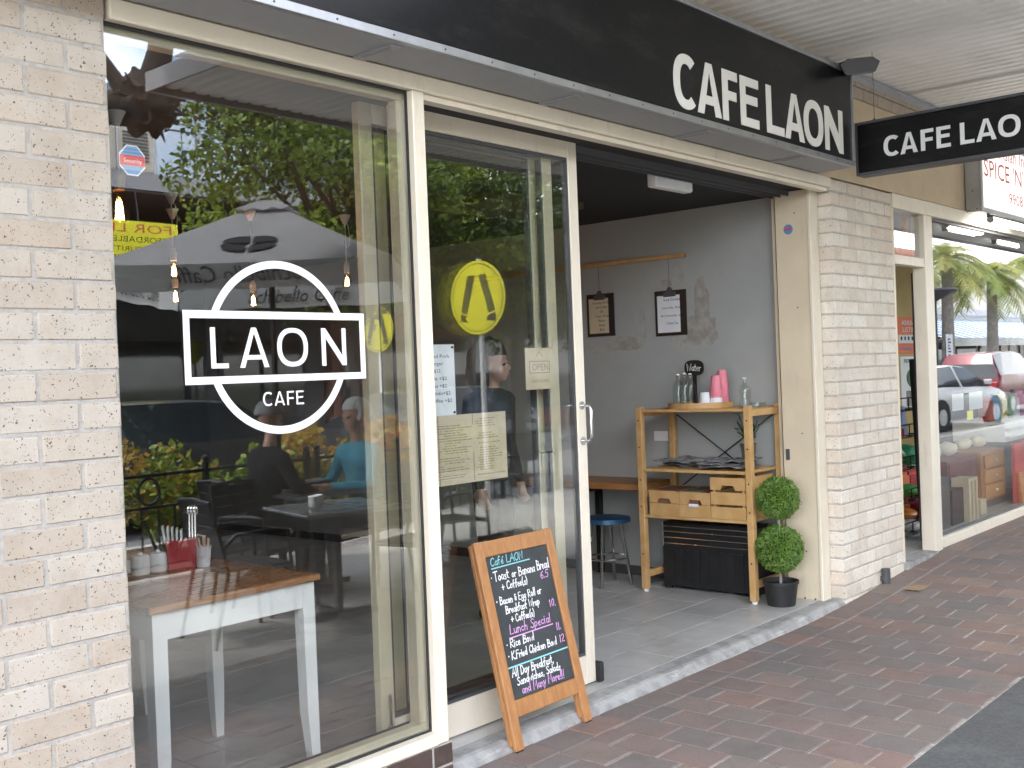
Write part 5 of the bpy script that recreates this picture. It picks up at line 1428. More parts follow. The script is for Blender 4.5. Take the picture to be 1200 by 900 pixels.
for x, y, rz, lab in ((3.98, -2.70, .15, None), (4.55, -3.22, 1.35, 'black slatted chair on the street side of the table nearest the window'), (5.25, -2.42, 2.9, 'black slatted chair tucked between the two dark tables'),
                      (5.72, -3.42, 3.05, 'black slatted chair under the person in the teal jacket'), (4.74, -3.66, .1, 'black slatted chair under the person in dark clothes'), (6.05, -2.55, .2, 'black slatted chair at the table nearest the crossing sign')):
    o = ch0 if lab is None else copy_tree(ch0)
    o.location = (x, y, OG); o.rotation_euler = (0, 0, rz)
    if lab: o['label'] = lab

# ---- market umbrella
UA = radians(48.9)
M['canvas'] = mat('grey_canvas', (.21, .21, .213), .9, var=.10, vscale=5, bump=.1, bscale=300)
_b = M['canvas'].node_tree; _p = _b.nodes['Principled BSDF']; _t = _b.nodes.new('ShaderNodeBsdfTranslucent'); _t.inputs['Color'].default_value = (.30, .30, .30, 1)
_m = _b.nodes.new('ShaderNodeMixShader'); _m.inputs['Fac'].default_value = .22
_o = [n for n in _b.nodes if n.type == 'OUTPUT_MATERIAL'][0]
_b.links.new(_p.outputs[0], _m.inputs[1]); _b.links.new(_t.outputs[0], _m.inputs[2]); _b.links.new(_m.outputs[0], _o.inputs['Surface'])
M['valance'] = M['canvas'].copy()
M['valance'].name = 'valance_canvas'
for n_ in M['valance'].node_tree.nodes:
    if n_.type == 'MIX_SHADER': n_.inputs['Fac'].default_value = .6
    if n_.type == 'BSDF_TRANSLUCENT': n_.inputs['Color'].default_value = (.62, .62, .60, 1)
    if n_.type == 'VALTORGB':
        n_.color_ramp.elements[0].color = (.30, .30, .30, 1); n_.color_ramp.elements[1].color = (.36, .36, .36, 1)
um = thing('market_umbrella', 'square grey cafe umbrella with printed valance over the outdoor tables', 'umbrella', (5.29, -4.03, OG), UA)
HS, ZE, ZA = 1.05, 2.42, 2.90
cn_ = MB(); N_ = 8
for s in range(4):
    R_ = Matrix.Rotation(s*pi/2, 4, 'Z')
    vs = []
    for j in range(N_ + 1):
        for i in range(N_ + 1):
            f = j/N_; w = HS*(1 - f*.86); e = -1 + 2*i/N_
            sag = -.045*sin(pi*f)*(1 - .8*abs(e)) - .02*(1 - e*e)*(1 - f)
            vs.append(R_ @ Vector((e*w, HS*(1 - f*.86), ZE + (ZA - ZE)*f + sag)))
    cn_.add(vs, [(j*(N_ + 1) + i, j*(N_ + 1) + i + 1, (j + 1)*(N_ + 1) + i + 1, (j + 1)*(N_ + 1) + i) for j in range(N_) for i in range(N_)])
link('canopy', cn_.mesh('canopy', M['canvas'], 'all'), um)
vt = MB()
for s in range(4):
    R_ = Matrix.Rotation(s*pi/2, 4, 'Z')
    vs = []
    for j in range(3):
        for i in range(7):
            e = -1 + 2*i/6; f = j/2; w = .21*(1 - f*.7)
            vs.append(R_ @ Vector((e*w, w, 2.885 + .10*f + .025*abs(sin(e*5))*(1 - f))))
    vt.add(vs, [(j*7 + i, j*7 + i + 1, (j + 1)*7 + i + 1, (j + 1)*7 + i) for j in range(2) for i in range(6)])
link('vent', vt.mesh('vent', M['canvas'], 'all'), um)
for s in range(4):
    R_ = Matrix.Rotation(s*pi/2, 4, 'Z')
    vs = []; n = 16
    for i in range(n + 1):
        e = -1 + 2*i/n
        wob = .012*sin(i*1.9 + s)
        vs += [R_ @ Vector((e*HS, HS + .002, ZE - .02*(1 - e*e))), R_ @ Vector((e*HS*1.005, HS + .01 + wob, ZE - .20 + .008*sin(i*1.3)))]
    link('valance', MB().add(vs, [(2*i, 2*i + 2, 2*i + 3, 2*i + 1) for i in range(n)]).mesh('valance', M['valance'], 'all'), um)
    fo = lambda a, b, d, R_=R_: R_ @ Vector((.45 - a, HS + .030 + d, ZE - .155 + b))
    fi = lambda a, b, d, R_=R_: R_ @ Vector((.45 - a, HS - .016 - d, ZE - .155 + b))
    for ff in (fo, fi):
        link('lettering', text_me('lettering', 'Schibello Caffé', M['ink'], .165, ff, width=.90, shear=.3), um)
em = MB()
R0 = Matrix.Identity(4)
slope = math.atan2(ZA - ZE, HS*.86)
for sgn in (-1, 1):
    for tb in (-1, 1):
        pl = []
        for i in range(13):
            a_ = (pi/2)*i/12
            pl.append((sgn*(.014 + .19*cos(a_)), tb*(.022 + .135*sin(a_))))
        pl.append((sgn*.014, tb*.022))
        pts = []
        for u, v in pl:
            yy = .70 - v*cos(slope); f = (HS - yy)/(HS*.86); e = u/yy
            pts.append((u, yy + .004, ZE + (ZA - ZE)*f - .045*sin(pi*f)*(1 - .8*abs(e)) - .02*(1 - e*e)*(1 - f) + .016))
        top = [(x, y, z) for x, y, z in pts]; bot = [(x, y - .004, z - .05) for x, y, z in pts]
        n = len(top)
        em.add(top, [tuple(range(n))])
link('emblem', em.mesh('emblem', M['ink']), um)
link('pole', MB().cyl((0, 0, .10), (0, 0, ZA), .024, n=14).mesh('pole', M['black_metal'], True), um)
for s in range(4):
    for e in (0, 1):
        a_ = s*pi/2 + e*pi/4
        L_ = HS*(sqrt(2) if e else 1)*.97
        link('rib', MB().cyl((0, 0, ZA - .06), (L_*cos(a_), L_*sin(a_), ZE - .03), .010, n=6).mesh('rib', M['black_metal']), um)
link('base', MB().box(-.30, .30, -.30, .30, 0, .07, ch=.01).cyl((0, 0, .07), (0, 0, .30), .035, n=14).mesh('base', M['black_metal']), um)

# ---- railing with ring ornament
for k, (xa, xb, lab) in enumerate(((2.0, 6.3, 'black iron railing behind the outdoor tables with ring ornaments'), (6.36, 10.4, 'black iron railing beyond the umbrella towards the crossing sign'))):
    rl = thing('iron_railing', lab, 'railing', ((xa + xb)/2, -4.93, OG), 0, 'black railings along the garden bed')
    yR = -4.93
    put('top_rail', MB().box(xa, xb, yR - .022, yR + .022, .835, .862, ch=.004), M['black_metal'], rl)
    put('mid_rail', MB().box(xa, xb, yR - .012, yR + .012, .58, .60), M['black_metal'], rl)
    put('low_rail', MB().box(xa, xb, yR - .012, yR + .012, .11, .13), M['black_metal'], rl)
    n = int((xb - xa)/.98)
    for i in range(n + 1):
        x = xa + .03 + (xb - xa - .06)*i/n
        put('post', MB().box(x - .022, x + .022, yR - .0225, yR + .0225, OG, .92, ch=.004).ball((x, yR, .945), .03, 10, 8), M['black_metal'], rl)
        if i < n:
            for j in range(1, 7):
                xx = x + (xb - xa - .06)/n*j/7
                put('baluster', MB().cyl((xx, yR, .131), (xx, yR, .579), .008, n=6), M['black_metal'], rl)
            xc = x + (xb - xa - .06)/n/2
            put('ring', MB().tube([(xc + .095*cos(2*pi*q/24), yR, .718 + .105*sin(2*pi*q/24)) for q in range(25)], .012, 6), M['black_metal'], rl, smooth=True)

# ---- foliage makers
def leaf_cloud(clumps, n, size, seed, nm, squash=1.0):
    """many small leaf faces gathered in clumps; material index picked per clump"""
    rn = np.random.default_rng(seed)
    V = []; F = []; MI = []
    for (c, r, mi) in clumps:
        k = int(n*(r[0]*r[1]*r[2])**(1/3))
        d = rn.normal(size=(k, 3)); d /= np.linalg.norm(d, axis=1)[:, None]
        rad = rn.uniform(.25, 1, size=(k, 1))**.5
        P = np.array(c) + d*rad*np.array(r)
        a = rn.normal(size=(k, 3)); a /= np.linalg.norm(a, axis=1)[:, None]
        b = np.cross(a, rn.normal(size=(k, 3))); b /= np.linalg.norm(b, axis=1)[:, None]
        s = size*rn.uniform(.6, 1.35, size=(k, 1))
        q = np.stack([P - b*s*.12, P + a*s*.5 + b*s*.36, P + a*s, P + a*s*.5 - b*s*.36], 1)
        o = len(V)*0 + sum(len(x) for x in V)
        V.append(q.reshape(-1, 3)); F.append(np.arange(o, o + 4*k).reshape(-1, 4)); MI += list((mi + (rn.random(k) < .18).astype(int)) % nm)
    V = np.concatenate(V); F = np.concatenate(F)
    me = bpy.data.meshes.new('leaves')
    me.from_pydata(V.tolist(), [], F.tolist())
    me.polygons.foreach_set('material_index', MI)
    return me
def leafy(name, col, col2, t=.35):
    m = mat(name, col, .55, col2=col2, vscale=9)
    nt = m.node_tree; p = nt.nodes['Principled BSDF']; tr = nt.nodes.new('ShaderNodeBsdfTranslucent')
    s = p.inputs['Base Color'].links[0].from_socket
    nt.links.new(s, tr.inputs['Color'])
    mx = nt.nodes.new('ShaderNodeMixShader'); mx.inputs['Fac'].default_value = t
    o = [n for n in nt.nodes if n.type == 'OUTPUT_MATERIAL'][0]
    nt.links.new(p.outputs[0], mx.inputs[1]); nt.links.new(tr.outputs[0], mx.inputs[2]); nt.links.new(mx.outputs[0], o.inputs['Surface'])
    return m
LG = [leafy('leaf_bright', (.34, .42, .05), (.20, .28, .035)), leafy('leaf_mid', (.18, .26, .035), (.11, .17, .025)), leafy('leaf_dark', (.04, .075, .015), (.025, .05, .01))]
LA = [leafy('leaf_lime', (.32, .38, .06), (.18, .24, .03)), leafy('leaf_amber', (.55, .32, .07), (.38, .27, .05)), leafy('leaf_russet', (.50, .13, .08), (.36, .15, .06))]
M['bark'] = mat('bark', (.10, .08, .065), .9, var=.4, vscale=14, bump=.8, bscale=30)
M['dark_bark'] = mat('dark_bark', (.035, .03, .026), .95, var=.4, vscale=14, bump=.8, bscale=30)
def street_tree(base, h, cc, cr, nclump, seed, label, mats=LG, size=.078, dens=800, lean=(0, 0)):
    t = thing('street_tree', label, 'tree', base, 0, 'leafy street trees')
    rn = random.Random(seed)
    b = Vector(base)
    top = Vector(cc)
    tk = MB()
    mid = b.lerp(top, .5) + Vector((rn.uniform(-.15, .15), rn.uniform(-.15, .15), 0))
    tk.tube([b, b + Vector((0, 0, .2)), mid, top], .1, 10, rad=[.17, .13, .10, .05])
    clumps = []
    for i in range(nclump):
        while True:
            d = Vector((rn.uniform(-1, 1), rn.uniform(-1, 1), rn.uniform(-1, 1)))
            if .35 < d.length < 1: break
        c = top + Vector((d.x*cr[0], d.y*cr[1], d.z*cr[2]))
        r = rn.uniform(.18, .34)*cr[2]
        clumps.append((c, (r*1.25, r*1.25, r*.8), rn.randrange(len(mats))))
        if i % 3 == 0:
            s = mid.lerp(top, rn.uniform(.0, .8))
            tk.tube([s, s.lerp(c, .5) + Vector((0, 0, -.1)), c], .03, 6, rad=[.045, .03, .012])
    put('trunk', tk, M['bark'], t, smooth=True)
    me = leaf_cloud([((c[0] - b.x, c[1] - b.y, c[2] - b.z), r, m_) for c, r, m_ in clumps], dens, size, seed, len(mats))
    for m_ in mats: me.materials.append(m_)
    link('crown', me, t)
    return t
street_tree((9.3, -7.6, OG - .1), 5, (9.0, -7.3, 4.15), (2.2, 1.7, 1.75), 85, 3, 'leafy green street tree beyond the umbrella by the crossing')
street_tree((12.4, -7.3, OG - .1), 5, (12.1, -7.0, 3.9), (2.0, 1.5, 1.8), 75, 8, 'leafy street tree right of the crossing sign', mats=[LG[1], LG[0], LG[2]])
street_tree((18.6, -14.2, -.03), 6, (18.2, -13.6, 4.6), (2.2, 1.8, 2.0), 46, 5, 'darker green street tree on the far footpath by the second crossing sign', mats=[LG[1], LG[2], LG[1]])
street_tree((19.5, -6.6, OG - .2), 5, (19.3, -6.7, 4.4), (1.8, 1.5, 1.5), 40, 6, 'green street tree further along the kerb before the parked cars')
# pruned dark tree that leans over from the left
dt = thing('pruned_tree', 'dark pruned tree with a knobbly burl and bare stubs against the sky', 'tree', (2.3, -5.6, OG))
tb = MB()
tb.tube([(2.3, -5.6, OG), (2.32, -5.55, 1.6), (2.8, -5.3, 3.0), (3.75, -5.05, 3.72), (4.55, -4.72, 3.72)], .2, 12, rad=[.26, .20, .14, .10, .14])
tb.tube([(4.66, -4.66, 3.80), (4.72, -4.57, 4.15), (4.80, -4.5, 4.9), (5.0, -4.45, 6.2)], .2, 10, rad=[.13, .10, .085, .07])
tb.tube([(4.5, -4.75, 3.85), (4.42, -4.85, 4.07), (4.25, -5.05, 4.45), (4.1, -5.2, 4.9)], .1, 8, rad=[.07, .05, .045, .03])
put('trunk', tb, M['dark_bark'], dt, smooth=True)
bl = MB().ball((0, 0, 0), 1, 36, 26)
bl.v = [((4.64 + p[0]*(.23 + .07*noise.noise(Vector(p)*2.3))), (-4.67 + p[1]*(.23 + .07*noise.noise(Vector(p)*3))), 3.76 + p[2]*(.22 + .10*noise.noise(Vector(p)*2.6 + Vector((3, 1, 0))))) for p in [tuple(Vector(q)*(1 + .16*noise.noise(Vector(q)*4))) for q in bl.v]]
put('burl', bl, M['dark_bark'], dt, smooth=True)
tw_ = MB(); rn = random.Random(11)
for i in range(26):
    a_, u_ = rn.uniform(0, 6.28), rn.uniform(-.9, .9)
    d = Vector((cos(a_)*sqrt(1 - u_*u_), sin(a_)*sqrt(1 - u_*u_), u_))
    p = Vector((4.64, -4.67, 3.76)) + d*.21
    tw_.tube([p, p + d*rn.uniform(.05, .12) + Vector((0, 0, rn.uniform(-.05, .05)))], .012, 5, rad=[.02, .006])
put('stubs', tw_, M['dark_bark'], dt)

def shrub(x, y, r, h, mats, seed, label):
    t = thing('garden_shrub', label, 'shrub', (x, y, OG - .004), 0, 'shrubs in the bed behind the railing')
    rn = random.Random(seed)
    st_ = MB(); cl = []
    for i in range(13):
        a_ = rn.uniform(0, 6.28); q = rn.uniform(.1, .8)*r
        z = rn.uniform(.25, .85)*h
        c = (q*cos(a_), q*sin(a_)*.8, z)
        cl.append((c, (.24*r + .06, .24*r + .06, .16*h + .05), min(len(mats) - 1, int((z/h)*len(mats)*rn.uniform(.5, 1.1)))))
        st_.tube([(c[0]*.2, c[1]*.2, 0), (c[0]*.7, c[1]*.7, z*.6), c], .008, 5)
    link('stems', st_.mesh('stems', M['bark']), t)
    me = leaf_cloud(cl, 700, .075, seed, len(mats))
    for m_ in mats: me.materials.append(m_)
    link('foliage', me, t)
pl = ['leftmost yellow green shrub behind the railing', 'second shrub from the left behind the railing with russet tips', 'low dark green shrub behind the person in dark clothes', 'amber leaved shrub behind the umbrella pole', 'orange and red tipped shrub behind the person in teal', 'green shrub right of the person in teal', 'lime green shrub by the crossing sign pole', 'last small green shrub near the crossing']
for i, (x, y, r, h, m_) in enumerate(((4.2, -5.75, .62, 1.05, [LG[1], LA[0], LA[0]]), (5.35, -5.8, .62, 1.08, [LG[1], LA[0], LA[1]]), (6.4, -5.9, .55, .95, [LG[2], LG[1], LA[0]]), (7.3, -5.85, .55, 1.10, [LA[0], LA[1], LA[1]]), (8.1, -5.8, .6, 1.15, [LG[1], LA[1], LA[2]]), (9.0, -5.9, .5, .95, [LG[1], LG[0], LA[0]]), (9.8, -5.8, .45, .9, [LG[0], LA[0], LG[0]]), (3.1, -5.8, .5, .95, [LG[1], LG[0], LA[0]]))):
    shrub(x, y, r, h, m_, 30 + i, pl[i])
struct('garden_soil', MB().box(2.5, 10.4, -6.55, -5.15, OG - .01, OG + .03), mat('soil', (.06, .045, .03), .95, var=.3))

# ---- pedestrian crossing signs
def crossing_sign(x, y, z, r, h0, label):
    t = thing('crossing_sign', label, 'road sign', (x, y, h0), 0, 'round yellow pedestrian crossing signs')
    put('disc', MB().cyl((x - .006, y, z), (x + .002, y, z), r, n=48), M['yellow'], t)
    put('back', MB().cyl((x + .0025, y, z), (x + .008, y, z), r*.995, n=48), M['alu'], t)
    rg_ = MB()
    for i in range(48):
        q = []
        for a in (2*pi*i/48, 2*pi*(i + 1)/48):
            q += [(y + r*.93*cos(a), z + r*.93*sin(a)), (y + r*.905*cos(a), z + r*.905*sin(a))]
        rg_.prism([q[0], q[1], q[3], q[2]], 'x', x - .0068, x - .0062)
    put('border', rg_, M['black'], t)
    S = r/.34
    lg_ = MB()
    fr = lambda u, v: (y + u*S, z + v*S)     # u along +y
    for s in (1, -1):
        lg_.prism([fr(.02*s, .21), fr(.115*s, .21), fr(.215*s, -.125), fr(.135*s, -.15)][::s], 'x', x - .0068 - .0002*(s > 0), x - .0062)
        lg_.prism([fr(.125*s, -.165), fr(.215*s, -.14), fr(.225*s, -.175), fr(.165*s + .05, -.225), fr(.165*s - .06, -.215)][::s], 'x', x - .0068, x - .0062)
    put('legs_symbol', lg_, M['black'], t)
    put('pole', MB().cyl((x + .038, y, h0), (x + .038, y, z + r*1.05), .03, n=14), M['white'], t, smooth=True)
    put('clamp', MB().box(x + .008, x + .072, y - .045, y + .045, z + r*.4, z + r*.4 + .03).box(x + .008, x + .072, y - .045, y + .045, z - r*.4, z - r*.4 + .03), M['alu'], t)
crossing_sign(8.75, -4.63, 2.39, .40, OG, 'round yellow walking legs sign mirrored in the sliding door')
crossing_sign(15.13, -13.75, 2.57, .48, -.03, 'round yellow walking legs sign across the road, mirrored beside the window logo')

# ---- buildings on the far side
YB = -14.6
M['shade_wall'] = mat('dark_render', (.12, .12, .125), .8, var=.15, vscale=2)
M['blue_wall'] = mat('slate_blue_wall', (.10, .13, .16), .7, var=.1, vscale=2)
M['cream_wall'] = mat('far_cream_wall', (.55, .50, .42), .8, var=.08, vscale=1)
M['far_brick'] = mat('far_red_brick', (.30, .13, .10), .9, var=.2, vscale=5)
M['far_white'] = mat('far_white_wall', (.66, .65, .62), .8, var=.06, vscale=1)
M['mirror_glazing'] = mat('reflective_glazing', (.50, .53, .56), .05, .85)
M['window_dark'] = mat('dark_window_glass', (.02, .025, .03), .04, spec=.8)
M['roof_tile'] = mat('dark_roof_tile', (.09, .085, .085), .8, var=.25, vscale=6)
def shop_block(x0, x1, h, wallm, label, seed, verandah=True, z0=-.03, y=-17.0, upper=True, dep_=9):
    t = thing('shop_building', label, 'building', ((x0 + x1)/2, y, z0))
    rn = random.Random(seed)
    put('wall', MB().box(x0, x1, y - dep_, y, z0, h), wallm, t)
    put('parapet', MB().box(x0 - .05, x1 + .05, y - .25, y + .12, h + .001, h + .35), wallm, t)
    n = max(1, int((x1 - x0)/3.2)); w = (x1 - x0)/n
    for i in range(n):
        a = x0 + i*w
        f = put('shop_window', MB().box(a + .25, a + w - .25, y + .002, y + .06, .45, 2.6), M['shade_wall'], t)
        put('pane', MB().box(a + .33, a + w - .33, y + .062, y + .075, .55, 2.5), M['window_dark'], f)
        if upper and h > 5:
            f = put('window', MB().box(a + w/2 - .6, a + w/2 + .6, y + .002, y + .05, 4.3, 5.7), M['far_white'], t)
            put('pane', MB().box(a + w/2 - .52, a + w/2 - .02, y + .052, y + .06, 4.38, 5.62).box(a + w/2 + .02, a + w/2 + .52, y + .052, y + .06, 4.38, 5.62), M['window_dark'], f)
    if verandah:
        put('verandah', MB().box(x0, x1, y + .13, y + 3.0, 3.15, 3.35).box(x0, x1, y + 3.0, y + 3.06, 3.0, 3.6), M['shade_wall'], t)
        for i in range(n + 1):
            put('verandah_post', MB().cyl((x0 + .2 + (x1 - x0 - .4)*i/n, y + 2.8, z0), (x0 + .2 + (x1 - x0 - .4)*i/n, y + 2.8, 3.149), .06, n=10), M['dark_grey'], t)
    return t
# main block with glass upper storey
mb_ = thing('glazed_building', 'two storey dark building with a glazed upper corner across the road', 'building', (12, YB, -.03))
put('lower_wall', MB().box(5.0, 16.5, YB - 9, YB - 2.6, -.03, 5.0), M['shade_wall'], mb_)
for i in range(4):
    f = put('shop_window', MB().box(5.5 + i*2.7, 7.9 + i*2.7, YB - 2.598, YB - 2.53, .4, 2.6), M['dark_grey'], mb_)
    put('pane', MB().box(5.6 + i*2.7, 7.8 + i*2.7, YB - 2.528, YB - 2.51, .5, 2.5), M['window_dark'], f)
put('floor_slab', MB().box(5.0, 16.5, YB - 2.6, YB + .25, 5.02, 5.32), M['grey_paint'], mb_)
put('soffit', MB().box(5.0, 16.5, YB - 2.59, YB + .2, 4.98, 5.018), M['dark_grey'], mb_)
put('verandah', MB().box(5.0, 16.5, YB - 2.59, YB + .6, 3.35, 3.5), M['shade_wall'], mb_)
put('upper_wall', MB().box(13.1, 16.5, YB - 8, YB, 5.322, 8.6).box(5.0, 10.2, YB - 8, YB - 3.2, 5.322, 5.9), M['blue_wall'], mb_)
gp = put('upper_glazing', MB().box(10.7, 13.05, YB - .12, YB - .06, 5.322, 7.6), M['mirror_glazing'], mb_)
for x in (10.72, 11.65, 12.98):
    put('mullion', MB().box(x, x + .06, YB - .055, YB, 5.322, 7.6), M['alu'], gp)
put('transom', MB().box(10.79, 12.97, YB - .055, YB - .002, 6.55, 6.60), M['alu'], gp)
put('corner_post', MB().box(13.06, 13.22, YB + .002, YB + .10, 5.322, 8.6), mat('pale_blue_trim', (.35, .45, .55), .5), mb_)
put('balcony_rail', MB().cyl((5.0, YB + .2, 6.3), (13.1, YB + .2, 6.3), .02, n=8).cyl((9.9, YB + .2, 5.322), (9.9, YB + .2, 6.3), .015, n=8).cyl((11.5, YB + .2, 5.322), (11.5, YB + .2, 6.3), .015, n=8), M['alu'], mb_)
ac = thing('air_conditioner', 'beige louvred air conditioner box on the far balcony', 'air conditioner', (10.1, YB + .1, 5.33))
put('case', MB().box(9.45, 10.60, YB - .05, YB + .18, 5.335, 6.15, ch=.02), M['cream_wall'], ac)
for i in range(9):
    put('louvre', MB().box(10.02, 10.50, YB + .181, YB + .20, 5.52 + i*.06, 5.55 + i*.06), M['dark_grey'], ac)
ls = thing('lease_sign', 'yellow real estate lease board under the far balcony', 'sign', (9.4, YB + .3, 3.52))
put('board', MB().box(8.5, 10.95, YB + .27, YB + .30, 3.72, 4.45), M['yellow'], ls)
put('lower_board', MB().box(8.5, 10.95, YB + .27, YB + .30, 3.30, 3.715), M['red_print'], ls)
put('hanger', MB().cyl((8.7, YB + .285, 4.45), (8.7, YB + .2, 4.98), .012).cyl((10.2, YB + .285, 4.45), (10.2, YB + .2, 4.98), .012), M['dark_grey'], ls)
lf_ = lambda x0, z0: (lambda a, b, d: (x0 - a, YB + .3008, z0 + b))
words('lettering', 'FOR LEASE', M['red_print'], .22, lf_(10.85, 4.25), ls, width=1.9)
words('lettering', 'AFFORDABLE 1ST FLOOR', M['ink'], .15, lf_(10.85, 4.08), ls, width=2.2)
words('lettering', 'SECURITY CARPARK', M['ink'], .13, lf_(10.45, 3.92), ls, width=1.7)
words('lettering', 'MARK NEWEY 04', M['ink'], .14, lf_(10.75, 3.76), ls, width=2.0)
words('lettering', 'NEWEY', M['paper'], .24, lf_(10.75, 3.46), ls, width=1.5)
shop_block(-14, 4.9, 6.0, M['cream_wall'], 'cream two storey shop block across the road on the left', 1)
shop_block(16.6, 30, 5.4, M['far_brick'], 'red brick shop block across the road behind the far street tree', 2)
shop_block(30.1, 47, 6.2, M['cream_wall'], 'long cream shop block across the road past the red brick one', 3)
# block with blue striped awning
bw = shop_block(47.1, 72, 3.7, M['far_white'], 'white parapet shop with the blue striped awning', 4, verandah=False, upper=False)
put('awning_frame', MB().box(47.1, 72, -16.99, -13.7, 2.28, 2.34).box(47.1, 72, -13.69, -13.63, 2.0, 2.36), M['far_white'], bw)
M['stripe_blue'] = mat('awning_blue', (.10, .22, .52), .7); M['stripe_white'] = mat('awning_white', (.75, .76, .80), .7)
i = 0; x = 47.1
while x < 71.4:
    put('awning_stripe', MB().add([(x, -16.98, 3.45), (x + .6, -16.98, 3.45), (x + .6, -13.70, 2.37), (x, -13.70, 2.37), (x, -16.98, 3.40), (x + .6, -16.98, 3.40), (x + .6, -13.70, 2.345), (x, -13.70, 2.345)], [(0, 1, 2, 3), (7, 6, 5, 4), (0, 4, 5, 1), (1, 5, 6, 2), (2, 6, 7, 3), (3, 7, 4, 0)]), M['stripe_blue'] if i % 2 else M['stripe_white'], bw)
    x += .6; i += 1
shop_block(47, 80, 9.0, M['far_brick'], 'taller terracotta building rising behind the blue awning shop', 6, verandah=False, y=-27, dep_=8)
shop_block(72.1, 110, 6.8, M['far_white'], 'pale shop block at the far end of the street', 5)
# palms, street lamp, banner
def palm(x, y, h, r, seed, label):
    t = thing('palm_tree', label, 'palm tree', (x, y, -.03), 0, 'palm trees along the far kerb')
    rn = random.Random(seed)
    put('trunk', MB().tube([(x, y, -.03), (x + .05, y, h*.4), (x, y + .05, h - .3), (x, y, h)], .2, 12, rad=[.30, .24, .20, .16]), mat('palm_bark_%d' % seed, (.30, .27, .24), .9, var=.3, vscale=7), t, smooth=True)
    fm = MB()
    for i in range(46):
        a_ = i*2.4; el = rn.uniform(-.4, 1.25); L_ = r*rn.uniform(.8, 1.1)
        pts = []
        for k in range(8):
            f = k/7
            rr_ = L_*f*cos(el*(1 - .3*f)); zz = h + L_*(sin(el)*f - .75*f*f)
            pts.append(Vector((x + rr_*cos(a_), y + rr_*sin(a_), zz)))
        side = Vector((-sin(a_), cos(a_), 0))
        mi = rn.randrange(2)
        for k in range(7):
            p, q = pts[k], pts[k + 1]
            for s in (-1, 1):
                for m_ in range(3):
                    c = p.lerp(q, m_/3); w = .34*(sin(pi*(k + .6)/7.6)) + .12
                    tip = c + side*s*w + (q - p)*.9 + Vector((0, 0, -.28*w))
                    fm.add([c, c + (q - p)*.28, tip], [(0, 1, 2)], mi)
    put('crown', fm, [leafy('palm_leaf_a%d' % seed, (.30, .36, .08), (.18, .24, .05)), leafy('palm_leaf_b%d' % seed, (.46, .42, .12), (.28, .30, .07))], t)
palm(43.4, -12.2, 5.4, 1.9, 1, 'palm tree seen nearest the left edge of the deli window')
palm(48.7, -12.2, 5.0, 1.9, 2, 'palm tree seen in the middle of the deli window')
palm(54.5, -12.2, 5.6, 2.0, 3, 'palm tree seen at the right edge of the deli window')
sl_ = thing('street_lamp', 'slim street lamp with a wide cone shade on the far kerb', 'street lamp', (38.6, -10.9, -.13))
put('pole', MB().cyl((38.6, -10.9, -.13), (38.6, -10.9, 3.55), .06, .045, n=12), M['dark_grey'], sl_, smooth=True)
put('shade', MB().lathe([(.08, 3.52), (.75, 3.86), (.74, 3.92), (.1, 3.98), (.001, 3.98)], (38.6, -10.9, 0), n=24), M['dark_grey'], sl_, smooth=True)
bn_ = thing('feather_banner', 'tall white printed banner standing by the far kerb', 'banner', (37.2, -9.95, -.13))
put('cloth', MB().box(36.85, 37.5, -9.98, -9.96, .6, 2.3), M['paper'], bn_)
put('pole', MB().cyl((36.82, -9.97, -.13), (36.82, -9.97, 2.4), .02, n=8), M['dark_grey'], bn_)
pr = MB()
for i in range(14): pr.box(37.02, 37.3 - .06*(i % 3), -9.958, -9.955, .75 + i*.105, .80 + i*.105)
put('print', pr, M['ink'], bn_)

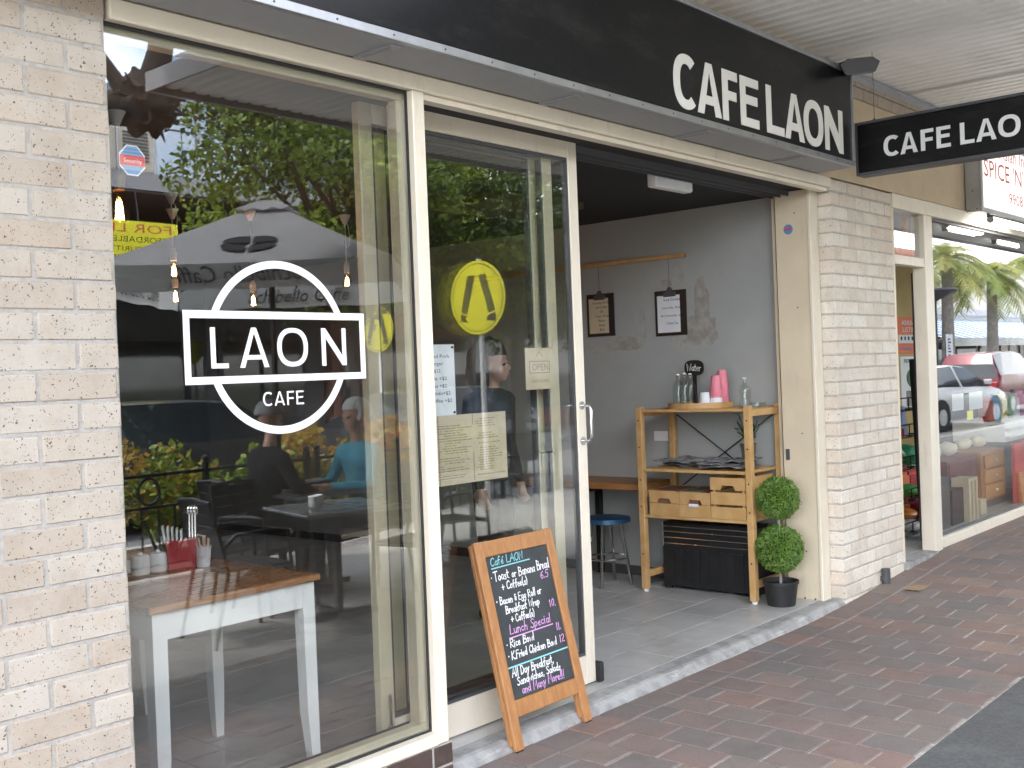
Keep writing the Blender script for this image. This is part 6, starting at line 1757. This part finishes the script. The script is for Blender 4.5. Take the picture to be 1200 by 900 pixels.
# ---- cars
def car(x, y, rz, paint, label, kind):
    t = thing('parked_car', label, 'car', (x, y, -.13), rz, 'cars on the street')
    if kind == 'hatch': L_, Wd, st_ = 4.2, .84, [(-2.1, .52, .55), (-2.06, .86, .86), (-1.9, .98, .98), (-1.55, 1.0, 1.38), (-1.2, 1.0, 1.46), (-.35, .98, 1.49), (-.25, .98, 1.49), (.35, .96, 1.44), (1.12, .94, .96), (1.6, .86, .86), (1.95, .76, .76), (2.1, .52, .53)]
    elif kind == 'suv': L_, Wd, st_ = 4.6, .92, [(-2.3, .62, .65), (-2.25, 1.05, 1.06), (-2.15, 1.12, 1.45), (-1.95, 1.14, 1.72), (-1.2, 1.14, 1.78), (-.2, 1.12, 1.79), (-.1, 1.12, 1.79), (.5, 1.10, 1.72), (1.2, 1.08, 1.10), (1.8, 1.02, 1.02), (2.2, .92, .92), (2.3, .62, .63)]
    else: L_, Wd, st_ = 4.8, .90, [(-2.4, .55, .58), (-2.35, .95, .96), (-2.2, 1.0, 1.2), (-1.8, 1.02, 1.48), (-1.2, 1.02, 1.52), (-.2, 1.0, 1.52), (-.1, 1.0, 1.52), (.4, .98, 1.45), (1.2, .96, .98), (1.8, .90, .90), (2.3, .78, .78), (2.4, .55, .56)]
    n = len(st_)
    body = MB(); glz = MB()
    rows = []
    for i, (sx, belt, roof) in enumerate(st_):
        wf = Wd*(.93 if i in (0, n - 1) else (.97 if i in (1, n - 2) else 1))
        cab = roof - belt
        k = 1 - .30*min(1, cab/.5)
        rows.append([(sx, wf*.90, .24), (sx, wf, .45), (sx, wf, belt*.62 + .2), (sx, wf*.965, belt), (sx, wf*.965*k + 0, roof - .03*min(1, cab/.3)), (sx, wf*.80*k, roof)])
    vs = []
    for r_ in rows:
        vs += [(a, b, c) for a, b, c in r_] + [(a, -b, c) for a, b, c in r_[::-1]]
    m_ = 12
    fs = []; gf = []
    for i in range(n - 1):
        ci = st_[i][2] - st_[i][1] > .2; cj = st_[i + 1][2] - st_[i + 1][1] > .2
        for j in range(m_ - 1):
            q = (i*m_ + j, (i + 1)*m_ + j, (i + 1)*m_ + j + 1, i*m_ + j + 1)
            pillar = abs(st_[i + 1][0] - st_[i][0]) < .12
            if j in (3, 7) and (ci or cj) and not pillar: gf.append(q)
            elif j in (4, 5, 6) and ci != cj: gf.append(q)
            else: fs.append(q)
        fs.append((i*m_ + m_ - 1, (i + 1)*m_ + m_ - 1, (i + 1)*m_, i*m_))
    fs += [tuple(range(m_))[::-1], tuple(range((n - 1)*m_, n*m_))]
    link('body', body.add(vs, fs).mesh('body', paint, True), t)
    link('windows', glz.add(vs, gf).mesh('windows', M['window_dark']), t)
    for sx in (-1.32, 1.32):
        for s in (-1, 1):
            yy = s*(Wd - .19)
            a, b = (sx, yy, .32), (sx, yy + s*.205, .32)
            w = link('wheel', MB().cyl(a, b, .32, n=26).mesh('wheel', M['rubber'], True), t)
            link('rim', MB().cyl((sx, yy + s*.2055, .32), (sx, yy + s*.212, .32), .19, n=20).mesh('rim', M['alu'], True), w)
            link('wheel_arch', MB().cyl((sx, yy + s*.10, .34), (sx, yy + s*.193, .34), .39, n=26).mesh('wheel_arch', M['rubber'], True), t)
    for s in (-1, 1):
        link('headlight', MB().box(L_/2 - .12, L_/2 + .012, s*Wd*.62 - .16, s*Wd*.62 + .16, .60, .72, ch=.02).mesh('headlight', M['chrome']), t)
        link('tail_light', MB().box(-L_/2 - .015, -L_/2 + .12, s*Wd*.78 - .12, s*Wd*.78 + .12, .72, .95, ch=.02).mesh('tail_light', M['red']), t)
        link('mirror', MB().box(.70, .86, s*(Wd + .09) - .07, s*(Wd + .09) + .07, 1.0, 1.12, ch=.02).mesh('mirror', paint), t)
        link('handle', MB().box(-.25, -.07, s*Wd - .004 if s < 0 else s*Wd - .02, s*Wd + .02 if s > 0 else s*Wd + .004, .80, .825).mesh('handle', M['dark_grey']), t)
    link('bumper', MB().box(-L_/2 - .05, -L_/2 + .06, -Wd*.9, Wd*.9, .34, .54, ch=.03).mesh('bumper', paint), t)
    link('bumper', MB().box(L_/2 - .06, L_/2 + .05, -Wd*.9, Wd*.9, .30, .50, ch=.03).mesh('bumper', paint), t)
    pl_ = link('number_plate', MB().box(-L_/2 - .062, -L_/2 - .051, -.19, .19, .62 if kind == 'suv' else .40, .73 if kind == 'suv' else .51).mesh('number_plate', M['paper']), t)
    return t
def paint(name, c): return mat(name, c, .3, .1, coat=.6)
car(26.2, -6.5, radians(7), paint('silver_white_paint', (.60, .61, .62)), 'white hatchback parked along the near kerb', 'hatch')
car(33.3, -7.4, 0, paint('red_paint', (.20, .012, .028)), 'red wagon seen from behind in the traffic lane', 'suv')
car(11.6, -9.0, pi, paint('charcoal_paint', (.035, .037, .04)), 'charcoal station wagon standing in the far lane by the shrubs', 'wagon')
car(6.2, -9.1, pi, paint('dark_grey_paint_car', (.05, .05, .052)), 'dark grey station wagon behind the charcoal one', 'wagon')
car(53, -11.9, pi, paint('white_paint_car', (.70, .70, .69)), 'white car parked under the far palms', 'hatch')

# ================================================================ people
SKIN = mat('skin', (.52, .31, .23), .55, var=.08, vscale=20)
def figure(name, label, loc, rz, caps, mats, hairm, hair, head, extra=()):
    """one continuous body: tapered limbs fused by a voxel remesh, materials given by the nearest limb"""
    t = thing(name, label, 'person', loc, rz)
    mb = MB()
    for a, b, r0, r1, mi in caps:
        A, B = Vector(a), Vector(b)
        if (A - B).length > 1e-4: mb.cyl(A, B, r0, r1, n=14)
        mb.ball(A, r0, 14, 10); mb.ball(B, r1, 14, 10)
    H = Vector(head[0]); yaw = head[1]
    Rz = Matrix.Rotation(yaw, 4, 'Z')
    hp = lambda x, y, z: tuple(H + (Rz @ Vector((x, y, z))))
    for (c, r, s_) in (((-.012, 0, .035), .088, (1.08, .88, 1.05)), ((.028, 0, -.045), .062, (1, .92, 1.05)), ((.052, 0, -.085), .026, (1, 1.1, .8)), ((.092, 0, -.012), .014, (1, .8, 1.2)), ((.098, 0, -.024), .015, (1, 1.1, .8)), ((.070, .032, .012), .022, (.7, 1.2, .5)), ((.070, -.032, .012), .022, (.7, 1.2, .5)), ((.076, 0, -.058), .02, (.8, 1.4, .45)), ((-.005, .083, -.012), .022, (.7, .4, 1.3)), ((-.005, -.083, -.012), .022, (.7, .4, 1.3))):
        q = MB().ball((0, 0, 0), r, 16, 12, sc=s_)
        q.v = [hp(p[0] + c[0], p[1] + c[1], p[2] + c[2]) for p in q.v]
        mb.add(q.v, q.f)
    me = mb.mesh('body', SKIN, fix=False)
    o = bpy.data.objects.new('body_tmp', me); COL.objects.link(o)
    m1 = o.modifiers.new('r', 'REMESH'); m1.mode = 'VOXEL'; m1.voxel_size = .0095
    m2 = o.modifiers.new('s', 'SMOOTH'); m2.factor = .5; m2.iterations = 3
    dg = bpy.context.evaluated_depsgraph_get()
    me2 = bpy.data.meshes.new_from_object(o.evaluated_get(dg))
    bpy.data.objects.remove(o)
    me2.name = 'body'
    me2.materials.clear()
    for m_ in [SKIN] + list(mats): me2.materials.append(m_)
    nf = len(me2.polygons)
    C = np.zeros(nf*3); me2.polygons.foreach_get('center', C); C = C.reshape(-1, 3)
    best = np.full(nf, 1e9); idx = np.zeros(nf, int)
    for a, b, r0, r1, mi in list(caps) + [(H + Vector((0, 0, .09)), H + Vector((0, 0, -.07)), .095, .075, 0)]:
        A = np.array(a); d = np.array(b) - A; l2 = max(1e-9, d @ d)
        tt = np.clip(((C - A) @ d)/l2, 0, 1)
        dist = np.linalg.norm(C - A - tt[:, None]*d, axis=1) - (r0 + (r1 - r0)*tt)
        u = dist < best
        best[u] = dist[u]; idx[u] = mi
    me2.polygons.foreach_set('material_index', idx.tolist())
    me2.polygons.foreach_set('use_smooth', [True]*nf)
    link('body', me2, t)
    # hair: a shell round the skull
    hm = MB().ball((0, 0, 0), 1, 30, 22)
    keep = []
    vs = []
    for p in hm.v:
        n_ = noise.noise(Vector(p)*3.1)*.09 + noise.noise(Vector(p)*8)*.07
        vs.append(hp(*( (p[0]*hair['r'][0]*(1 + n_) + hair['o'][0]), p[1]*hair['r'][1]*(1 + n_) + hair['o'][1], p[2]*hair['r'][2]*(1 + n_) + hair['o'][2])))
    fs = [f for f in hm.f if not all((hm.v[k][0] > hair['cut'][0] and hm.v[k][2] < hair['cut'][1]) or hm.v[k][2] < hair['cut'][2] for k in f)]
    ho = link('hair', MB().add(vs, fs).mesh('hair', hairm, 'all'), t)
    so_ = ho.modifiers.new('thick', 'SOLIDIFY'); so_.thickness = .012; so_.offset = 0
    for s in (-1, 1):
        link('eye', MB().ball(hp(.074, .031*s, .002), .0115, 10, 8).mesh('eye', M['ink'], True), t)
    link('mouth', MB().ball(hp(.0925, 0, -.056), .017, 10, 6, sc=(.3, 1.1, .22)).mesh('mouth', mat('lip', (.34, .12, .11), .5), True), t)
    for nm, mbx, mt in extra: link(nm, mbx.mesh(nm, mt, True), t)
    return t
def hand(caps, wrist, dirn, side, mi=0):
    """palm, four bent fingers of unequal length and a thumb"""
    w = Vector(wrist); d = Vector(dirn).normalized(); s = Vector(side).normalized(); n = d.cross(s)
    k = w + d*.075
    caps.append((w, k, .026, .034, mi))
    for i, L_ in enumerate((.070, .080, .074, .058)):
        o = k + s*(-.033 + .022*i)
        j = o + d*L_*.5 - n*.010; e = j + d*L_*.42 - n*.026
        caps += [(o, j, .0105, .0095, mi), (j, e, .0095, .008, mi)]
    o = w + d*.03 - s*.03
    j = o - s*.032 + d*.026 - n*.008
    caps += [(o, j, .013, .011, mi), (j, j + d*.03 - n*.012, .011, .009, mi)]
def seated(top, leg, shoe, armdown=.0, lean=.04):
    c = []
    for s in (-1, 1):
        hip = (0, .09*s, .53); kn = (.42, .11*s, .54); an = (.40, .11*s, .11)
        c += [(hip, kn, .088, .062, leg), (kn, an, .060, .042, leg), (an, (.42, .11*s, .06), .042, .042, shoe), ((.40, .11*s, .045), (.56, .12*s, .035), .042, .030, shoe)]
        sh_ = (lean, .19*s, 1.00); el = (lean + .10, .25*s, .76 - armdown); wr = (lean + .36, .13*s, .775)
        c += [((lean - .01, .10*s, 1.02), sh_, .068, .062, top), (sh_, el, .060, .045, top), (el, wr, .045, .032, top)]
        hand(c, wr, (1, -.35*s, -.05), (0, s*1.0, .25))
    c += [((-.01, 0, .55), (0, 0, .72), .145, .135, top), ((0, 0, .72), (lean, 0, .96), .135, .135, top), ((lean, -.07, .96), (lean, .07, .96), .125, .125, top), ((lean + .005, 0, 1.04), (lean + .03, 0, 1.17), .052, .048, 0)]
    return c
white_hair = mat('white_hair', (.72, .71, .70), .8, var=.15, vscale=40, bump=.4, bscale=60)
dark_hair = mat('dark_brown_hair', (.03, .022, .018), .6, var=.3, vscale=40, bump=.4, bscale=60)
grey_cap = mat('grey_felt', (.30, .30, .30), .9, var=.15, vscale=30)
teal = mat('teal_jacket', (.07, .46, .60), .75, col2=(.04, .32, .45), vscale=14, bump=.5, bscale=25)
navy = mat('dark_wool', (.018, .018, .022), .9, var=.3, vscale=12, bump=.4, bscale=40)
trs = mat('dark_trousers', (.03, .03, .035), .85, var=.2)
shoes = mat('black_shoe', (.015, .015, .015), .4)
PZ = OG - .04
figure('person', 'white haired person in a teal jacket seated at the outdoor table', (5.62, -3.40, OG), pi + .05, seated(1, 2, 3), [teal, trs, shoes], white_hair,
       dict(r=(.112, .100, .108), o=(-.022, 0, .045), cut=(.22, .28, -.62)), ((.075, 0, 1.27), .15))
figure('person', 'person in dark clothes and a flat grey hat seated beside the umbrella pole', (4.86, -3.68, OG), .12, seated(1, 2, 3, lean=.07), [navy, trs, shoes], grey_cap,
       dict(r=(.112, .102, .095), o=(-.012, 0, .065), cut=(.0, .05, -.12)), ((.105, 0, 1.27), -.2))
def standing(top, leg, shoe):
    c = []
    for s in (-1, 1):
        c += [((0, .085*s, .92), (.01, .095*s, .50), .090, .060, leg), ((.01, .095*s, .50), (-.02, .095*s, .10), .058, .042, leg), ((-.03, .095*s, .04), (.13, .11*s, .03), .042, .032, shoe)]
        sh_ = (0, .19*s, 1.38); el = (-.03, .245*s, 1.10); wr = (.06, .22*s, .86)
        c += [((0, .09*s, 1.40), sh_, .068, .060, top), (sh_, el, .058, .045, top), (el, wr, .044, .032, top)]
        hand(c, wr, (.15, 0, -1), (1, 0, .1))
    c += [((0, 0, .92), (0, 0, 1.12), .140, .130, top), ((0, 0, 1.12), (0, 0, 1.34), .130, .135, top), ((0, -.07, 1.34), (0, .07, 1.34), .120, .120, top), ((0, 0, 1.42), (.02, 0, 1.53), .054, .048, 0)]
    return c
wsc = .97
figure('person', 'dark haired woman in black standing behind the sliding door glass', (5.03, 1.58, FZ), -1.45, [(tuple(Vector(a)*wsc), tuple(Vector(b)*wsc), r0, r1, m_) for a, b, r0, r1, m_ in standing(1, 2, 3)], [navy, trs, shoes], dark_hair,
       dict(r=(.132, .130, .19), o=(-.040, 0, -.02), cut=(.22, .52, -.97)), ((.04, 0, 1.565), .35))
